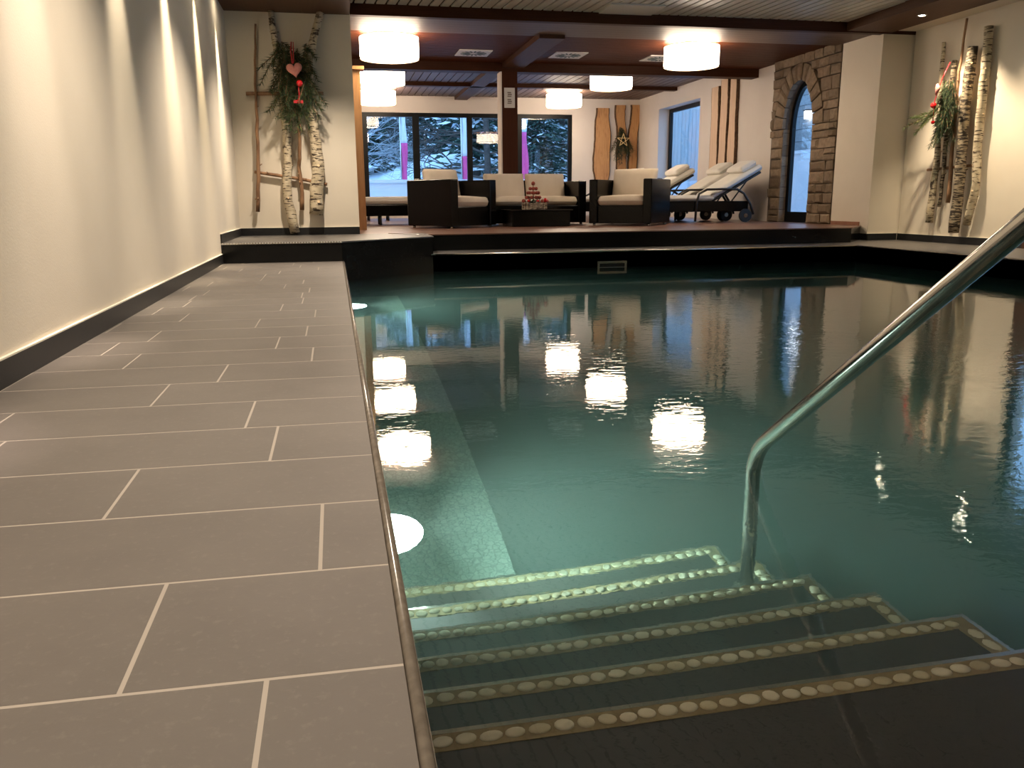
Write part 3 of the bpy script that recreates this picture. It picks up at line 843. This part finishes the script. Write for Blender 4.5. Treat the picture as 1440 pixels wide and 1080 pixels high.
def boughs(n, spread, length, droop, rr, drop=1.0, width=.5, twig=.05, fwd=.3, up=0.15, sx=.35):
    """a hanging fir spray: sprigs with needles; origin at the tie point"""
    m=MB()
    for k in range(n):
        a=rr.uniform(-1,1)
        st=Vector((rr.uniform(-.16,.16)*sx,-rr.uniform(.0,.06),-rr.uniform(0,spread)))
        d_=Vector((a*width, -rr.uniform(0,fwd), -drop+rr.uniform(-.25,.45))).normalized()
        L_=length*rr.uniform(.45,1)
        pts=[]; q=st.copy(); dd=d_.copy(); ns=7
        for i in range(ns+1):
            pts.append(q.copy()); q+=dd*L_/ns; dd=(dd+Vector((0,0,-droop))).normalized()
        m.tube(pts,[.004]*ns+[.002],4,1)
        for i in range(ns):
            for s in range(9):
                t=rr.random(); c=pts[i].lerp(pts[i+1],t); ax=(pts[i+1]-pts[i]).normalized()
                side=Vector((rr.uniform(-1,1),rr.uniform(-.8,.3),rr.uniform(-1,1))); side=(side-ax*side.dot(ax)).normalized()
                tip=c+(side*.8+ax*.75).normalized()*twig*rr.uniform(.6,1.1); w=ax.cross(side)*.0045
                m.add([c-w,c+w,tip],[(0,1,2)],rr.choice((0,0,2)))
                w2=ax*.004; m.add([c-w2,c+w2,tip],[(0,1,2)],rr.choice((0,0,2)))
    return m
def heart(s,th):
    m=MB(); P=[]; n=36
    for k in range(n):
        t=2*PI*k/n; x=16*math.sin(t)**3; z=13*math.cos(t)-5*math.cos(2*t)-2*math.cos(3*t)-math.cos(4*t); P.append((x/16*s,z/16*s))
    vs=[];fs=[]
    lay=[(0.0,-th),(.55,-th*.92),(.85,-th*.6),(1,0),(.85,th*.6),(.55,th*.92),(0.0,th)]
    for f,y in lay:
        for (x,z) in P: vs.append((x*max(f,.02),y,z*max(f,.02)))
    for i in range(len(lay)-1):
        for k in range(n): fs.append((i*n+k,i*n+(k+1)%n,(i+1)*n+(k+1)%n,(i+1)*n+k))
    m.add(vs,fs,0,True); return m
ra=random.Random(11)
sp=empty('fir_spray',(-.36,Y1-.13,2.28),0,'fir spray with pink felt heart and red baubles hanging on the left birch trellis','fir decoration')
boughs(95,.62,.42,.06,ra,.8,.9,.075,sx=1.0).build('fir_boughs',[M_green,M_twig,M_green2],sp)
h=heart(.085,.022).build('felt_heart',M_heart,sp,loc=(.02,-.16,-.31)); h.rotation_euler=(0,R(-8),0)
m=MB(); m.tube([(0,-.10,-.02),(-.008,-.15,-.12),(0.0,-.16,-.25)],.006,6); m.tube([(.02,-.10,-.02),(.02,-.15,-.12),(.012,-.16,-.25)],.005,6)
m.build('ribbon',M_redr,sp)
m=MB(); m.tube([(.05,-.17,-.45),(.055,-.165,-.58),(.03,-.165,-.66)],.006,6); m.box(-.01,.09,-.175,-.168,-.66,-.63)
m.build('ribbon',M_redr,sp)
m=MB(); m.sphere((.065,-.17,-.455),.036,16,12); m.build('bauble',M_red,sp)
m=MB(); m.sphere((.045,-.165,-.64),.022,14,10); m.build('bauble',M_red,sp)

# right birch poles
xr=XR-.07
bp_=empty('birch_pole_group',(XR,9.2,0),0,'cluster of five birch poles leaning on the right wall','wall decoration')
O=(XR,9.2,0)
def rp(nm,pts,r0,r1,mats,wob=.006,k=4):
    pts=[(a,b-.11,c*.985) for a,b,c in pts]
    p=pole(MB(),loc(pts,O),r0,r1,wob,14,18,k); p.build(nm,mats,bp_)
rp('birch_trunk',[(xr,9.60,2.44),(xr,9.56,1.6),(xr,9.52,1.1),(xr,9.545,.25)],.022,.045,[M_birch,M_cut])
rp('branch_pole',[(xr+.02,9.40,2.20),(xr+.02,9.43,1.4),(xr+.02,9.40,.9),(xr+.02,9.42,.45)],.030,.020,[M_birchd,M_cut])
rp('branch_pole',[(xr-.02,9.215,2.64),(xr-.02,9.26,2.0),(xr-.02,9.24,1.2),(xr-.02,9.22,.5)],.013,.026,[M_twig,M_cut],.008,6)
rp('birch_trunk',[(xr-.03,9.06,2.30),(xr-.03,9.09,1.6),(xr-.03,9.04,.8),(xr-.03,9.06,.14)],.058,.062,[M_birchd,M_cut],.006,5)
rp('birch_trunk',[(xr,8.875,2.49),(xr,8.86,1.8),(xr,8.85,1.1),(xr,8.80,.7),(xr,8.90,.24)],.052,.045,[M_birch,M_cut],.007,4)
p=pole(MB(),loc([(XR-.02,9.62,.90),(XR-.02,8.78,.93)],O),.016,.016,.003,8,8,0); p.build('cross_branch',[M_twig,M_cut],bp_)
rb_=random.Random(5)
sp2=empty('fir_spray',(XR-.13,9.20,1.95),-PI/2,'fir spray with red baubles hanging on the birch poles at the right wall','fir decoration')
boughs(55,.48,.40,.08,rb_,1,.75,.07,sx=.7).build('fir_boughs',[M_green,M_twig,M_green2],sp2)
boughs(8,.10,.5,-.02,rb_,.55,.2,.06).build('light_bough',[M_green2,M_twig,M_green2],sp2,loc=(-.06,-.05,-.34)).rotation_euler=(0,R(42),0)
m=MB(); m.sphere((-.13,-.12,-.30),.036,16,12); m.build('bauble',M_red,sp2)
m=MB(); m.sphere((-.10,-.13,-.50),.022,14,10); m.build('bauble',M_red,sp2)
h=heart(.075,.02).build('felt_heart',M_heart,sp2,loc=(-.05,-.15,-.12)); h.rotation_euler=(0,R(25),R(-25))
m=MB(); m.tube([(0,-.05,.18),(-.02,-.12,.0),(-.12,-.12,-.26),(-.10,-.13,-.5)],.006,6); m.build('ribbon',M_redr,sp2)

# ------------------------------------------------------------------ live-edge planks
def plank(width, height, th, rr, bark_l=True, bark_r=True, amp=.03):
    n=26; L=[];Rr=[]
    p1,p2=rr.uniform(0,6),rr.uniform(0,6)
    for i in range(n+1):
        z=height*i/n
        l=-width/2+amp*(.6*math.sin(z*3.1+p1)+.3*math.sin(z*7+p2))+rr.uniform(-.006,.006)
        r=width/2+amp*(.6*math.sin(z*2.7+p2)+.3*math.sin(z*8+p1))+rr.uniform(-.006,.006)
        L.append((l,z));Rr.append((r,z))
    m=MB(); vs=[]
    for (l,z),(r,_) in zip(L,Rr): vs+=[(l,-th,z),(r,-th,z),(r,0,z),(l,0,z)]
    fs=[]
    for i in range(n):
        a=4*i;b=a+4; fs+=[(a,a+1,b+1,b),(a+2,a+3,b+3,b+2)]
    fs+=[(0,3,2,1),(4*n,4*n+1,4*n+2,4*n+3)]
    m.add(vs,fs,0)
    fs=[]
    for i in range(n):
        a=4*i;b=a+4; fs+=[(a+1,a+2,b+2,b+1),(a+3,a,b,b+3)]
    m.add(vs,fs,1)
    k=MB()
    for E_,sgn in ((L,-1),(Rr,1)):
        vs=[]
        for (x,z) in E_: vs+=[(x-sgn*.004,-th-.004,z),(x+sgn*.012+rr.uniform(0,.006)*sgn,-th*.8,z),(x+sgn*.02,-.0,z),(x-sgn*.004,-.0,z)]
        fs=[]
        for i in range(n):
            a=4*i;b=a+4
            for j in range(3): fs.append((a+j,a+j+1,b+j+1,b+j) if sgn<0 else (a+j,b+j,b+j+1,a+j+1))
        k.add(vs,fs,0,True)
    return m,k
rc=random.Random(21)
for i,(x,w,z0,z1,l) in enumerate(((6.16,.36,.35,2.61,'live-edge wooden plank on the back wall, leftmost of three'),(6.61,.24,.9,2.68,'narrow live-edge plank on the back wall carrying the fir wreath'),(7.0-.05,.27,.9,2.69,'live-edge wooden plank on the back wall, next to the corner'))):
    x=[6.16,6.615,6.93][i]; w=[.33,.21,.20][i]
    t=empty('live_edge_plank',(x,YB-.001,z0),0,l,'plank','planks on the back wall')
    a,b=plank(w,z1-z0,.05,rc,amp=.045); a.build('board',[M_plank,M_bark],t); b.build('bark_edge',M_bark,t)
for i,(y,w,z1,l) in enumerate(((15.03,.30,2.57,'pale plank on the right wall beside the side window, leftmost of three'),(14.66,.28,2.66,'pale plank on the right wall, middle one above the loungers'),(14.30,.26,2.64,'pale plank on the right wall, nearest the stone arch'))):
    t=empty('live_edge_plank',(XW-.001,y,.95),-PI/2,l,'plank','pale planks on the right wall')
    a,b=plank(w,z1-.95,.05,rc,amp=.02); a.build('board',[M_plankp,M_bark],t); b.build('bark_edge',M_bark,t)
rd=random.Random(9)
wr=empty('fir_wreath',(6.60,YB-.09,2.22),0,'fir bundle with a straw star on the middle back-wall plank','fir decoration')
boughs(44,.35,.62,.06,rd,1,.75,.08).build('fir_boughs',[M_green,M_twig,M_green],wr)
m=MB()
S5=[(.15*math.sin(2*PI*k*2/5),-.16,.15*math.cos(2*PI*k*2/5)-.33) for k in range(6)]
for k in range(5): m.tube([S5[k],S5[k+1]],.008,6)
m.build('straw_star',M_straw,wr)

# pine frame beside the birch wall
m=MB(); m.box(.30,.42,11.5,11.62,ZP,2.22); m.box(.30,.47,11.44,11.66,2.22,2.26); m.box(-1.3,.30,11.53,11.59,ZP,2.22)
struct(m.build('trim_13', M_pine), 'pine post and panel beside the birch wall')
m=MB(); m.box(.30,.42,Y1+.22,11.5,ZP,2.22)

# ------------------------------------------------------------------ furniture
def cushion(w,d,h,r=.04,bulge=.02,nx=10,ny=8):
    """rounded, slightly domed cushion centred on xy with base at z=0"""
    m=MB(); vs=[]; fs=[]
    def prof(u,v):
        fu=1-max(0,(abs(u)-(1-2*r/w))/(2*r/w))**2 if abs(u)>(1-2*r/w) else 1
        fv=1-max(0,(abs(v)-(1-2*r/d))/(2*r/d))**2 if abs(v)>(1-2*r/d) else 1
        return max(0,fu)**.5*max(0,fv)**.5
    us=[-1,-1+r/w,-1+2*r/w]+[-1+2*r/w+(2-4*r/w)*k/nx for k in range(1,nx)]+[1-2*r/w,1-r/w,1]
    vv=[-1,-1+r/d,-1+2*r/d]+[-1+2*r/d+(2-4*r/d)*k/ny for k in range(1,ny)]+[1-2*r/d,1-r/d,1]
    NU,NV=len(us),len(vv)
    for s in (1,-1):
        for u in us:
            for v in vv:
                p=prof(u,v); b=bulge*(1-u*u)*(1-v*v)
                z=h/2+s*(h/2*p+ (b if s>0 else 0))
                vs.append((u*w/2,v*d/2,z))
    for i in range(NU-1):
        for j in range(NV-1):
            a=i*NV+j; fs.append((a,a+NV,a+NV+1,a+1)); b=a+NU*NV; fs.append((b,b+1,b+NV+1,b+NV))
    m.add(vs,fs,0,True); return m
def armchair(label,width=.86,depth=.84):
    """faces -Y locally"""
    t=empty('rattan_armchair',(0,0,ZP),0,label,'armchair','rattan armchairs round the coffee table')
    w,d=width,depth; aw=.13; ah=.66
    for s in (-1,1):
        m=MB(); x0,x1=(s*w/2, s*(w/2-aw)); m.box(min(x0,x1),max(x0,x1),-d/2,d/2,.03,ah); m.build('arm',M_rattan,t,bevel=.012)
    m=MB(); m.box(-w/2+aw,w/2-aw,-d/2+.03,d/2-.12,.03,.29); m.build('base',M_rattan,t,bevel=.008)
    m=MB(); m.box(-w/2+aw,w/2-aw,d/2-.12,d/2,.03,ah+.02); m.build('backrest',M_rattan,t,bevel=.012)
    cw=w-2*aw
    o=cushion(cw+.01,d-.16,.13,.04,.025).build('seat_cushion',M_fabric,t,loc=(0,-.06,.29))
    o=cushion(cw-.01,.56,.14,.05,.03).build('back_cushion',M_fabric,t,loc=(0,d/2-.24,.62)); o.rotation_euler=(R(-76)+PI,0,0); o.rotation_euler=(R(78),0,0); o.location=(0,d/2-.19,.53)
    for sx in (-1,1):
        for sy in (-1,1):
            m=MB(); m.cyl((sx*(w/2-.06),sy*(d/2-.07)),.02,0,.03,10); m.build('foot',M_chrome,t)
    return t
a1=armchair('dark rattan armchair with cream cushions turned sideways left of the sofa',.90,.90); a1.location=(1.66,12.12,ZP); a1.rotation_euler.z=R(37)
a2=armchair('dark rattan armchair with a draped cream back cushion right of the coffee table',.96,.86); a2.location=(4.32,12.05,ZP); a2.rotation_euler.z=R(-40)
# sofa
t=empty('rattan_sofa',(2.98,13.0,ZP),R(6),'dark rattan two seat sofa with cream cushions behind the coffee table','sofa')
w,d,aw=1.62,.84,.13
for s in (-1,1):
    m=MB(); x0,x1=(s*w/2,s*(w/2-aw)); m.box(min(x0,x1),max(x0,x1),-d/2,d/2,.03,.66); m.build('arm',M_rattan,t,bevel=.012)
m=MB(); m.box(-w/2+aw,w/2-aw,-d/2+.03,d/2-.12,.03,.29); m.build('base',M_rattan,t,bevel=.008)
m=MB(); m.box(-w/2+aw,w/2-aw,d/2-.12,d/2,.03,.68); m.build('backrest',M_rattan,t,bevel=.012)
for s in (-1,1):
    cushion(.67,d-.16,.13,.04,.02).build('seat_cushion',M_fabric,t,loc=(s*.34,-.06,.29))
    o=cushion(.66,.50,.14,.05,.03).build('back_cushion',M_fabric,t,loc=(s*.34,d/2-.20,.52)); o.rotation_euler=(R(78),0,0)
for sx in (-1,1):
    for sy in (-1,1):
        m=MB(); m.cyl((sx*(w/2-.06),sy*(d/2-.07)),.02,0,.03,10); m.build('foot',M_chrome,t)
# coffee table
t=empty('coffee_table',(2.90,12.12,ZP),R(4),'low dark rattan coffee table with glossy top before the sofa','table')
m=MB(); m.box(-.44,.44,-.26,.26,.0,.225); m.build('base',M_rattan,t,bevel=.01)
m=MB(); m.box(-.47,.47,-.29,.29,.225,.243); m.build('table_top',M_tabletop,t,bevel=.004)
# planter
t=empty('christmas_arrangement',(2.86,12.05,ZP+.243),0,'bark bowl with a small tiered decoration of red ornaments on the coffee table','centrepiece')
m=MB()
for k in range(18):
    a=2*PI*k/18; Mx=Matrix.Translation((.17*math.cos(a),.09*math.sin(a),0))@Matrix.Rotation(a,4,'Z')
    m.box(-.012,.012,-.035,.035,0,rd.uniform(.085,.11),0,Mx)
m.prism([(.165*math.cos(2*PI*k/24),.085*math.sin(2*PI*k/24)) for k in range(24)],0,.07)
m.build('bark_bowl',M_bowl,t)
m=MB()
for k in range(150):
    a=rd.uniform(0,2*PI); r=rd.random()**.5; c=Vector((.17*r*math.cos(a),.08*r*math.sin(a),.08)); tip=c+Vector((rd.uniform(-.07,.07),rd.uniform(-.05,.05),rd.uniform(.0,.07)))
    m.tube([c,tip],[.006,.002],4)
m.build('greenery',M_green,t)
for k,(x,y,z,r) in enumerate(((-.17,-.03,.12,.028),(.15,-.05,.125,.034),(.10,-.06,.115,.026),(-.10,-.06,.12,.024),(.19,.0,.11,.026),(.03,-.08,.115,.024))):
    m=MB(); m.sphere((x,y,z),r,12,8); m.build('ornament',M_red if k%2 else M_redb,t)
m=MB(); m.cyl((-.02,0),.008,.07,.38,8); m.build('stem',M_twig,t)
for z,r,n in ((.16,.10,9),(.225,.08,8),(.285,.05,6)):
    m=MB()
    for k in range(n):
        a=2*PI*k/n+z*9; m.tube([(-.02,0,z),(-.02+r*math.cos(a),r*.8*math.sin(a),z+.005)],.006,5); m.sphere((-.02+r*math.cos(a),r*.8*math.sin(a),z+.008),.024,10,7)
    m.build('ornament_tier',M_redb,t)
m=MB(); m.sphere((-.02,0,.365),.030,10,8); m.build('ornament',M_redb,t)

# sun loungers: local +X is the head end, feet at -X
def lounger(label, back=True):
    t=empty('sun_lounger',(0,0,ZP),0,label,'sun lounger','wheeled sun loungers')
    m=MB(); m.box(-1.25,.62,-.32,.32,.17,.335); m.build('frame',M_rattan,t,bevel=.012)
    cushion(1.30,.60,.09,.03,.005,16,8).build('seat_cushion',M_towel,t,loc=(-.61,0,.337))
    Mx=Matrix.Translation((.0,0,.35))@Matrix.Rotation(R(-29),4,'Y')
    m=MB(); m.box(0,.92,-.31,.31,-.03,.0,0,Mx); m.build('backrest_frame',M_frame,t)
    o=cushion(.98,.60,.10,.035,.01,12,8).build('back_cushion',M_towel,t); o.matrix_local=Mx@Matrix.Translation((.50,0,.002))
    o=cushion(.30,.52,.10,.04,.01).build('head_pillow',M_towel,t); o.matrix_local=Mx@Matrix.Translation((.80,0,.105))
    for s in (-1,1):
        y=s*.345
        P=[(-.30,y,.02),(-.29,y,.30),(-.25,y,.45),(-.12,y,.515),(.15,y,.52),(.40,y,.515),(.52,y,.45),(.64,y,.28),(.70,y,.12)]
        m=MB(); m.tube(P,.019,10); m.build('armrest',M_frame,t)
        m=MB(); Mr=Matrix.Translation((.56,y+s*.0,.105))@Matrix.Rotation(PI/2,4,'X')
        m.tube([(0,0,-.02),(0,0,.02)],[.105,.105],24,0,True,Mr); w_=m.build('wheel',M_tyre,t)
        m=MB(); m.tube([(0,0,-.024),(0,0,.024)],[.035,.035],14,0,True,Mr); m.build('hub',M_steel,w_)
        m=MB(); m.cyl((-1.18,s*.28),.018,0,.17,10); m.build('leg',M_frame,t)
        m=MB(); m.tube([(.25,s*.26,.2),(.60,s*.26,.65)],.012,8); m.build('back_support',M_frame,t)
    return t
l0=lounger('sun lounger with raised white cushions, nearest of the row by the stone arch')
l0.location=(5.93,12.98,ZP)
for (x,y,l) in ((5.90,13.72,'sun lounger with raised back, middle of the row beside the right wall'),(5.45,14.5,'sun lounger with raised back, farthest of the row below the side window')):
    c=copy_tree(l0); c.location=(x,y,ZP); c['label']=l
c=copy_tree(l0); c.location=(5.3,16.2,ZP); c.rotation_euler.z=R(12); c['label']='sun lounger seen behind the armchair at the window side, pillow catching blue light'
# flat benches by the window: lounger with lowered back
def daybed(label,x,y,rz,n=1):
    t=empty('flat_lounger',(x,y,ZP),rz,label,'sun lounger','flat loungers by the windows')
    m=MB(); m.box(-1.0,1.0,-.32,.32,.14,.32); m.build('frame',M_rattan,t,bevel=.012)
    cushion(1.98,.62,.12,.04,.01,16,8).build('cushion',M_towel,t,loc=(0,0,.32))
    for sx in (-.93,-.55,.55,.93):
        for sy in (-.27,.27):
            m=MB(); m.cyl((sx,sy),.018,0,.14,8); m.build('leg',M_frame,t)
    return t
daybed('flat lounger with white cushion between pine frame and left armchair',1.28,14.1,0)
daybed('flat lounger with white cushion seen in the gap right of the sofa',5.35,17.6,0)
daybed('flat lounger with white cushion under the left window pane',1.6,17.2,0)

# ------------------------------------------------------------------ outside
m=MB()
NX,NY=30,26
rg=random.Random(2)
vs=[];fs=[]
for j in range(NY+1):
    y=19.6+j*1.6
    for i in range(NX+1):
        x=-16+i*1.6
        t=max(0,(y-25)/30)
        z=.0+t*6*(.6+.4*math.sin(x*.18+1.2))+rg.uniform(-.1,.1)
        z+= 1.4*math.exp(-((x-5)/3.2)**2-((y-30)/4)**2)
        vs.append((x,y,z))
for j in range(NY):
    for i in range(NX): a=j*(NX+1)+i; fs.append((a,a+1,a+NX+2,a+NX+1))
m.add(vs,fs,0,True)
struct(m.build('ground_snow', M_snow), 'snow covered slope outside the windows')
m=MB(); m.box(7.8,30,-6,19.6,-.4,-.05); struct(m.build('ground_side', M_snow))
m=MB(); m.box(-6,8.6,22.2,22.45,-.2,1.02); m.box(-6,8.6,22.15,22.5,1.02,1.1)
struct(m.build('parapet_wall', M_exwall), 'pale terrace parapet outside the windows')
def conifer(h,r,rr,snow=.2,dens=1,tuft=.30):
    m=MB(); m.tube([(0,0,0),(0,0,h)],[.09*h/6,.02],8,1)
    z=.08*h; 
    while z<h*.98:
        f=1-z/h; n=int(5+9*f); 
        n=int(n*dens)
        for k in range(n):
            a=rr.uniform(0,2*PI); L=r*f*rr.uniform(.5,1.1)+.08
            d=Vector((math.cos(a),math.sin(a),0)); s=Vector((-math.sin(a),math.cos(a),0))
            p0=Vector((0,0,z)); p1=p0+d*L*.55+Vector((0,0,-.06*L)); p2=p0+d*L+Vector((0,0,-.38*L))
            mi=2 if rr.random()<snow else 0
            nt_=max(3,int(L/.16))
            for q in range(nt_):
                t=(q+rr.random())/nt_; c=p0.lerp(p2,t)+s*rr.uniform(-.3,.3)*L*(1-t*.6)+Vector((0,0,rr.uniform(-.06,.06)))
                u=(d*rr.uniform(.4,1)+s*rr.uniform(-.9,.9)+Vector((0,0,rr.uniform(-.5,.2)))).normalized()*tuft*rr.uniform(.7,1.3)
                v=u.cross(Vector((rr.uniform(-1,1),rr.uniform(-1,1),1))).normalized()*tuft*.42
                m.add([c-u*.5,c+v*.5,c+u,c-v*.5],[(0,1,2,3)],mi)
        z+=.16+.10*f
    return m
re_=random.Random(4)
tr=conifer(6.5,1.9,re_,.12,5,.16).build('conifer_tree',[M_fir,M_trunk,M_snow])
tr.location=(6.1,25.2,-.1)
tag(tr,'dark green conifer filling the right window pane','tree','conifers outside the back windows')
far=conifer(9,1.9,re_,.25)
fo=far.build('conifer_tree',[M_fir,M_trunk,M_snow]); fo.location=(-2,36,2)
tag(fo,'dark snowy conifer on the slope beyond the terrace','tree','conifers outside the back windows')
spots=[(4.6,27.5),(7.6,28)]
for k in range(14): spots.append((-6+k*1.55+re_.uniform(-.3,.3), 36.5+re_.uniform(-.8,.8)))
for k in range(11): spots.append((-6+k*2.2+re_.uniform(-.3,.3), 40+re_.uniform(-.5,.5)))
for k in range(4): spots.append((-3.5+k*1.7, 31.5+re_.uniform(-.6,.6)))
for k in range(4): spots.append((11+k*1.9, 32+re_.uniform(-1,1)))
def gz(x,y):
    t=max(0,(y-25)/30); return t*6*(.6+.4*math.sin(x*.18+1.2))+1.4*math.exp(-((x-5)/3.2)**2-((y-30)/4)**2)
for x,y in spots:
    c=fo.copy(); link(c); c.location=(x,y,gz(x,y)-.3); s=re_.uniform(.75,1.2); c.scale=(s,s,s); c.rotation_euler.z=re_.uniform(0,6)
# bare tree
def bare(m,p,d,L,r,depth,rr):
    q=p+d*L; mid=p.lerp(q,.5)+Vector((rr.uniform(-.06,.06)*L,rr.uniform(-.06,.06)*L,rr.uniform(-.05,.05)*L))
    m.tube([p,mid,q],[r,r*.85,r*.7],5,0,False)
    if depth==0: return
    for k in range(rr.choice((2,3,3))):
        nd=(d+Vector((rr.uniform(-.75,.75),rr.uniform(-.5,.5),rr.uniform(-.45,.4)))).normalized()
        bare(m,q if k<2 else mid,nd,L*rr.uniform(.62,.85),r*.62,depth-1,rr)
bt2=random.Random(14)
m=MB(); 
m.tube([(0,0,0),(.05,0,1.5),(0,0,3.4)],[.12,.10,.08],8,0,False)
for k in range(7):
    bare(m,Vector((0,0,1.2+k*.35)),Vector((-1,bt2.uniform(-.2,.2),bt2.uniform(-.15,.35))).normalized(),1.0,.04,5,bt2)
for k in range(4):
    bare(m,Vector((0,0,1.4+k*.5)),Vector((1,bt2.uniform(-.3,.3),bt2.uniform(-.1,.4))).normalized(),.7,.035,4,bt2)
o=m.build('bare_tree',M_trunk); o.location=(4.5,25.2,0.0); tag(o,'bare dark tree with long branches across the middle window','tree')
m=MB()
m.tube([(0,0,0),(0,0,2.6)],[.08,.06],8,0,False)
for k in range(6): bare(m,Vector((0,0,1.3+k*.25)),Vector((1,bt2.uniform(-.2,.2),bt2.uniform(.0,.5))).normalized(),.8,.022,4,bt2)
o=m.build('bare_tree',M_frost); o.location=(.2,24.6,0.0); tag(o,'frosted bare tree reaching into the left window pane','tree')
# flags
for i,(x,y,z1,zs,w,l) in enumerate(((1.86,23.6,3.2,2.1,.13,'magenta and white banner outside the left window pane'),(3.5,23.4,3.1,1.75,.15,'magenta and white banner behind the bare branches in the second pane'),(4.98,22.8,3.2,2.35,.19,'magenta and white banner just right of the dark post'))):
    t=empty('banner_flag',(x,y,0),0,l,'banner','banners on the terrace')
    m=MB(); m.cyl((0,0),.02,0,z1+.2,8); m.build('pole',M_steel,t)
    for (a,b,mt,nm) in ((.9,zs,M_flagp,'magenta_cloth'),(zs,z1,M_flagw,'white_cloth')):
        m=MB(); vs=[];fs=[]; n=14
        for k in range(n+1):
            z=a+(b-a)*k/n
            for j in range(5):
                u=j/4; vs.append((.02+u*w*1.3*(.9+.1*math.sin(z*4+i)), .03*math.sin(z*5+u*7+i), z))
        for k in range(n):
            for j in range(4): q=k*5+j; fs.append((q,q+1,q+6,q+5))
        m.add(vs,fs,0,True); o=m.build(nm,mt,t); sd=o.modifiers.new('s','SOLIDIFY'); sd.thickness=.004
# fence and shrub outside the side window
m=MB()
for k in range(42):
    y=17.9+k*.24; m.box(9.6,9.66,y,y+.215,-.1,3.6+.05*math.sin(k))
m.box(9.66,9.72,17.9,28,1.0,1.12); m.box(9.66,9.72,17.9,28,2.6,2.72)
tag(m.build('board_fence',M_fence),'tall weathered board fence beyond the side window','fence')
m=MB(); m.box(8.9,9.1,17.8,27,-.1,.93); m.box(8.86,9.14,17.8,27,.93,1.0); struct(m.build('parapet_side',M_exwall))
c=fo.copy(); link(c); c.location=(9.25,19.2,-.1); c.scale=(.22,.22,.25); c['label']='small conifer behind the side window pane'
# stone pier and terrace wall seen through the arched door
m=MB(); rs=random.Random(8)
z=0.9
XO=11.0
while z<4.6:
    h=rs.uniform(.22,.30); y=15.0
    while y<22:
        w=rs.uniform(.3,.6); m.box(XO-rs.uniform(0,.02),XO+.1,y+.006,y+w-.006,z+.006,z+h-.006,0); y+=w
    z+=h
m.box(XO+.02,XO+.3,15,22.5,-.1,4.6,1)
struct(m.build('outer_stone_wall',[stone_mat('outer_stone',(.40,.41,.42),(.56,.57,.58)),M_mortar]))
m=MB(); m.box(9.5,9.6,12,17.6,-.1,1.46); m.box(9.46,9.64,12,17.6,1.46,1.52); struct(m.build('terrace_wall',M_exwall))
m=MB(); 
t=empty('outdoor_lamp',(XO-.06,18.45,2.45),0,'small white lamp on the outer stone wall behind the arched door','lamp')
m.box(-.07,.04,-.07,.07,-.09,.09); m.build('lamp_glass',emis('outdoor_glow',(.9,.95,1),6),t,bevel=.01)
m=MB(); m.box(-.09,.06,-.09,.09,.09,.115); m.build('cap',M_frame,t)
# ------------------------------------------------------------------ world
w=bpy.data.worlds.new('dusk'); scn.world=w; w.use_nodes=True
nt=w.node_tree; bg=nt.nodes['Background']; bg.inputs[0].default_value=(.26,.53,.95,1); bg.inputs[1].default_value=2.5

# ------------------------------------------------------------------ camera
cam=bpy.data.cameras.new('camera'); co=bpy.data.objects.new('camera',cam); link(co)
def unit(v): return Vector(v).normalized()
f=1170.0
ya_=unit((469-720,-(283-540),-f)); za_=unit(Vector((1,.008,0)).cross(ya_))
if za_.y<0: za_=-za_
xa_=ya_.cross(za_)
Rm=Matrix((xa_,ya_,za_))
co.matrix_world=Matrix.Translation((0,0,.57))@Rm.to_4x4()
cam.sensor_width=36; cam.lens=36*f/1440; cam.clip_start=.02; cam.clip_end=300
scn.camera=co
vs_=scn.view_settings; vs_.view_transform='Standard'; vs_.look='None'; vs_.exposure=0.45; vs_.gamma=1; vs_.use_curve_mapping=False
cy=scn.cycles
cy.use_denoising=True; cy.max_bounces=10; cy.diffuse_bounces=4; cy.glossy_bounces=5; cy.transmission_bounces=8; cy.volume_bounces=1; cy.transparent_max_bounces=12
cy.caustics_refractive=True; cy.caustics_reflective=False; cy.sample_clamp_indirect=4.0; cy.blur_glossy=.5
